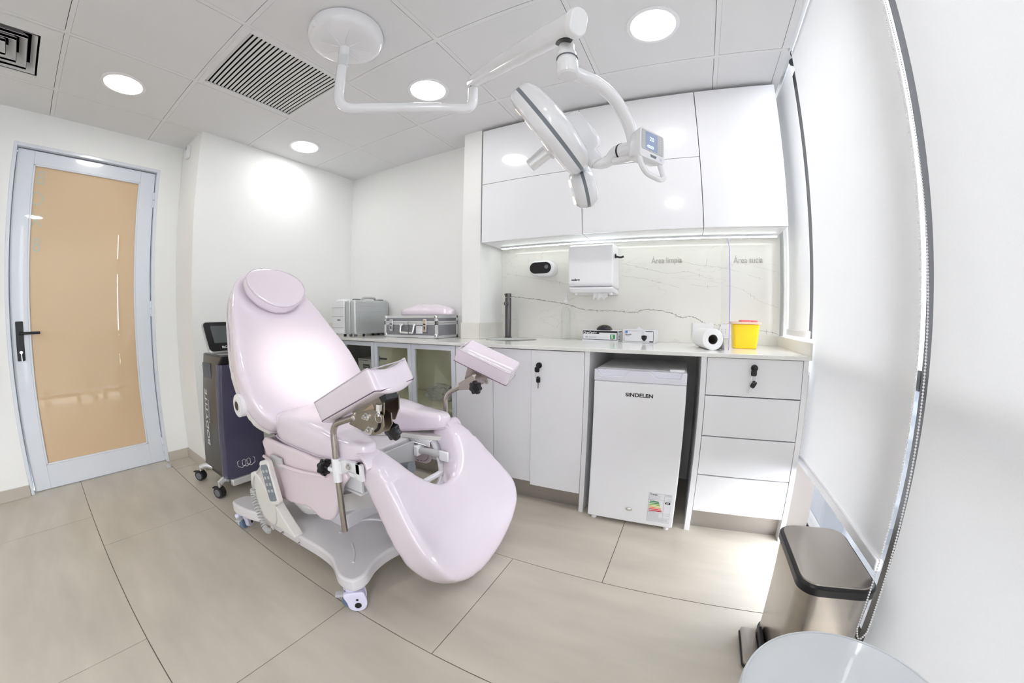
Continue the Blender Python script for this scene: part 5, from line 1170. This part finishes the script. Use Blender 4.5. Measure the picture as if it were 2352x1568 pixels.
def dome(a, b, c):
    r = min(1, math.hypot((a - 1.075) / .245, (b - 2.13) / .105)); return (a, b, zb + .0025 + (c + .019) * (1 + (1.15 * (1 - r ** 2.2) if c > 0 else 0)))
cu = cushion('cushion', eo, .040, dome, 'pink', o, voxel=.007, smooth=5)
for v in cu.data.vertices: v.co.z = max(v.co.z, zb + .0022)
obj('cover_seam', MB().tube([V((.985 + .035 * math.sin(t * PI) , 2.13 - .095 * math.cos(t * PI), zb + .012 + .066 * math.sin(t * PI))) for t in [k / 20 for k in range(21)]], .002, 6), 'seam', cu)
# ================================================================ PEDAL BIN
o = thing('pedal_bin', 'brushed steel rectangular pedal bin with black rim by the blind', 'bin', (3.28, 1.08, 0))
bx0, bx1, by0, by1, hb = 3.178, 3.386, .912, 1.228, .405
def br_(k, z, r=.05): return [V((x, y, z)) for x, y in rrect((bx1 - bx0) - 2 * k, (by1 - by0) - 2 * k, r, 8, (bx0 + bx1) / 2, (by0 + by1) / 2)]
obj('body', MB().rings([br_(.012, .022), br_(.010, .03), br_(.006, hb - .030)]), 'bin', o)
obj('base_ring', MB().rings([br_(.006, .0), br_(.005, .0215)]), 'rubber', o, bevel=.002)
obj('rim', MB().rings([br_(.003, hb - .0295), br_(0, hb - .026), br_(0, hb - .006), br_(.004, hb - .001)]), 'black', o, bevel=.001)
obj('lid', MB().rings([br_(.009, hb - .0008, .044), br_(.010, hb + .003, .043), br_(.013, hb + .004, .040)]), 'bin', o)
pdl = obj('pedal', MB().rings([[V((x, y, z)) for x, y in rrect(.052, .155, .010, 4, 3.146, 1.075)] for z in (.020, .034)]), 'bin', o, bevel=.003, label='dark steel foot pedal')
obj('pedal_rim', MB().rings([[V((x, y, z)) for x, y in rrect(.058, .161, .012, 4, 3.146, 1.075)] for z in (.012, .0195)]), 'black', pdl, bevel=.002)
obj('pedal_recess', MB().box((3.172, 1.01, .004), (3.186, 1.14, .060)), 'black', o, bevel=.004)
# ================================================================ STOOL (bottom right)
SXc, SYc, SZ, SR = 3.155, .512, .478, .174
o = thing('round_stool', 'round white vinyl stool at the bottom right, nearest the camera', 'stool', (SXc, SYc, 0))
st = obj('seat', MB().lathe([(.0005, SZ - .07), (SR - .02, SZ - .07), (SR - .004, SZ - .062), (SR, SZ - .048), (SR, SZ - .018), (SR - .006, SZ - .007), (SR - .02, SZ - .001), (SR * .6, SZ + .003), (.0005, SZ + .004)], Matrix.Translation((SXc, SYc, 0)), 96, cap=False), 'stoolv', o)
obj('piping', MB().tube([(SXc + (SR - .004) * math.cos(t), SYc + (SR - .004) * math.sin(t), SZ - .0075) for t in [2 * PI * k / 96 for k in range(96)]], .0022, 8, closed=True), 'stoolv', st)
obj('gas_column', MB().lathe([(.026, .07), (.026, .26), (.014, .262), (.014, SZ - .072)], Matrix.Translation((SXc, SYc, 0)), 24), 'chrome', o)
obj('adjust_lever', MB().tube([(SXc, SYc, SZ - .085), (SXc - .12, SYc + .03, SZ - .095)], .005, 8), 'chrome', o)
for k in range(5):
    a = 2 * PI * k / 5 + .3; u = V((math.cos(a), math.sin(a), 0)); c = V((SXc, SYc, 0))
    lg = obj('base_arm', MB().tube([c + u * .02 + V((0, 0, .085)), c + u * .10 + V((0, 0, .080)), c + u * .19 + V((0, 0, .062))], [.020, .016, .012], 10), 'chrome', o)
    T = Matrix.Translation(c + u * .19) @ Matrix.Rotation(a + 1, 4, 'Z')
    obj('castor', MB().cyl(T @ V((0, -.016, .0245)), T @ V((0, .016, .0245)), .0245).cyl(T @ V((0, 0, .03)), T @ V((0, 0, .062)), .007), 'black', lg, bevel=.002)
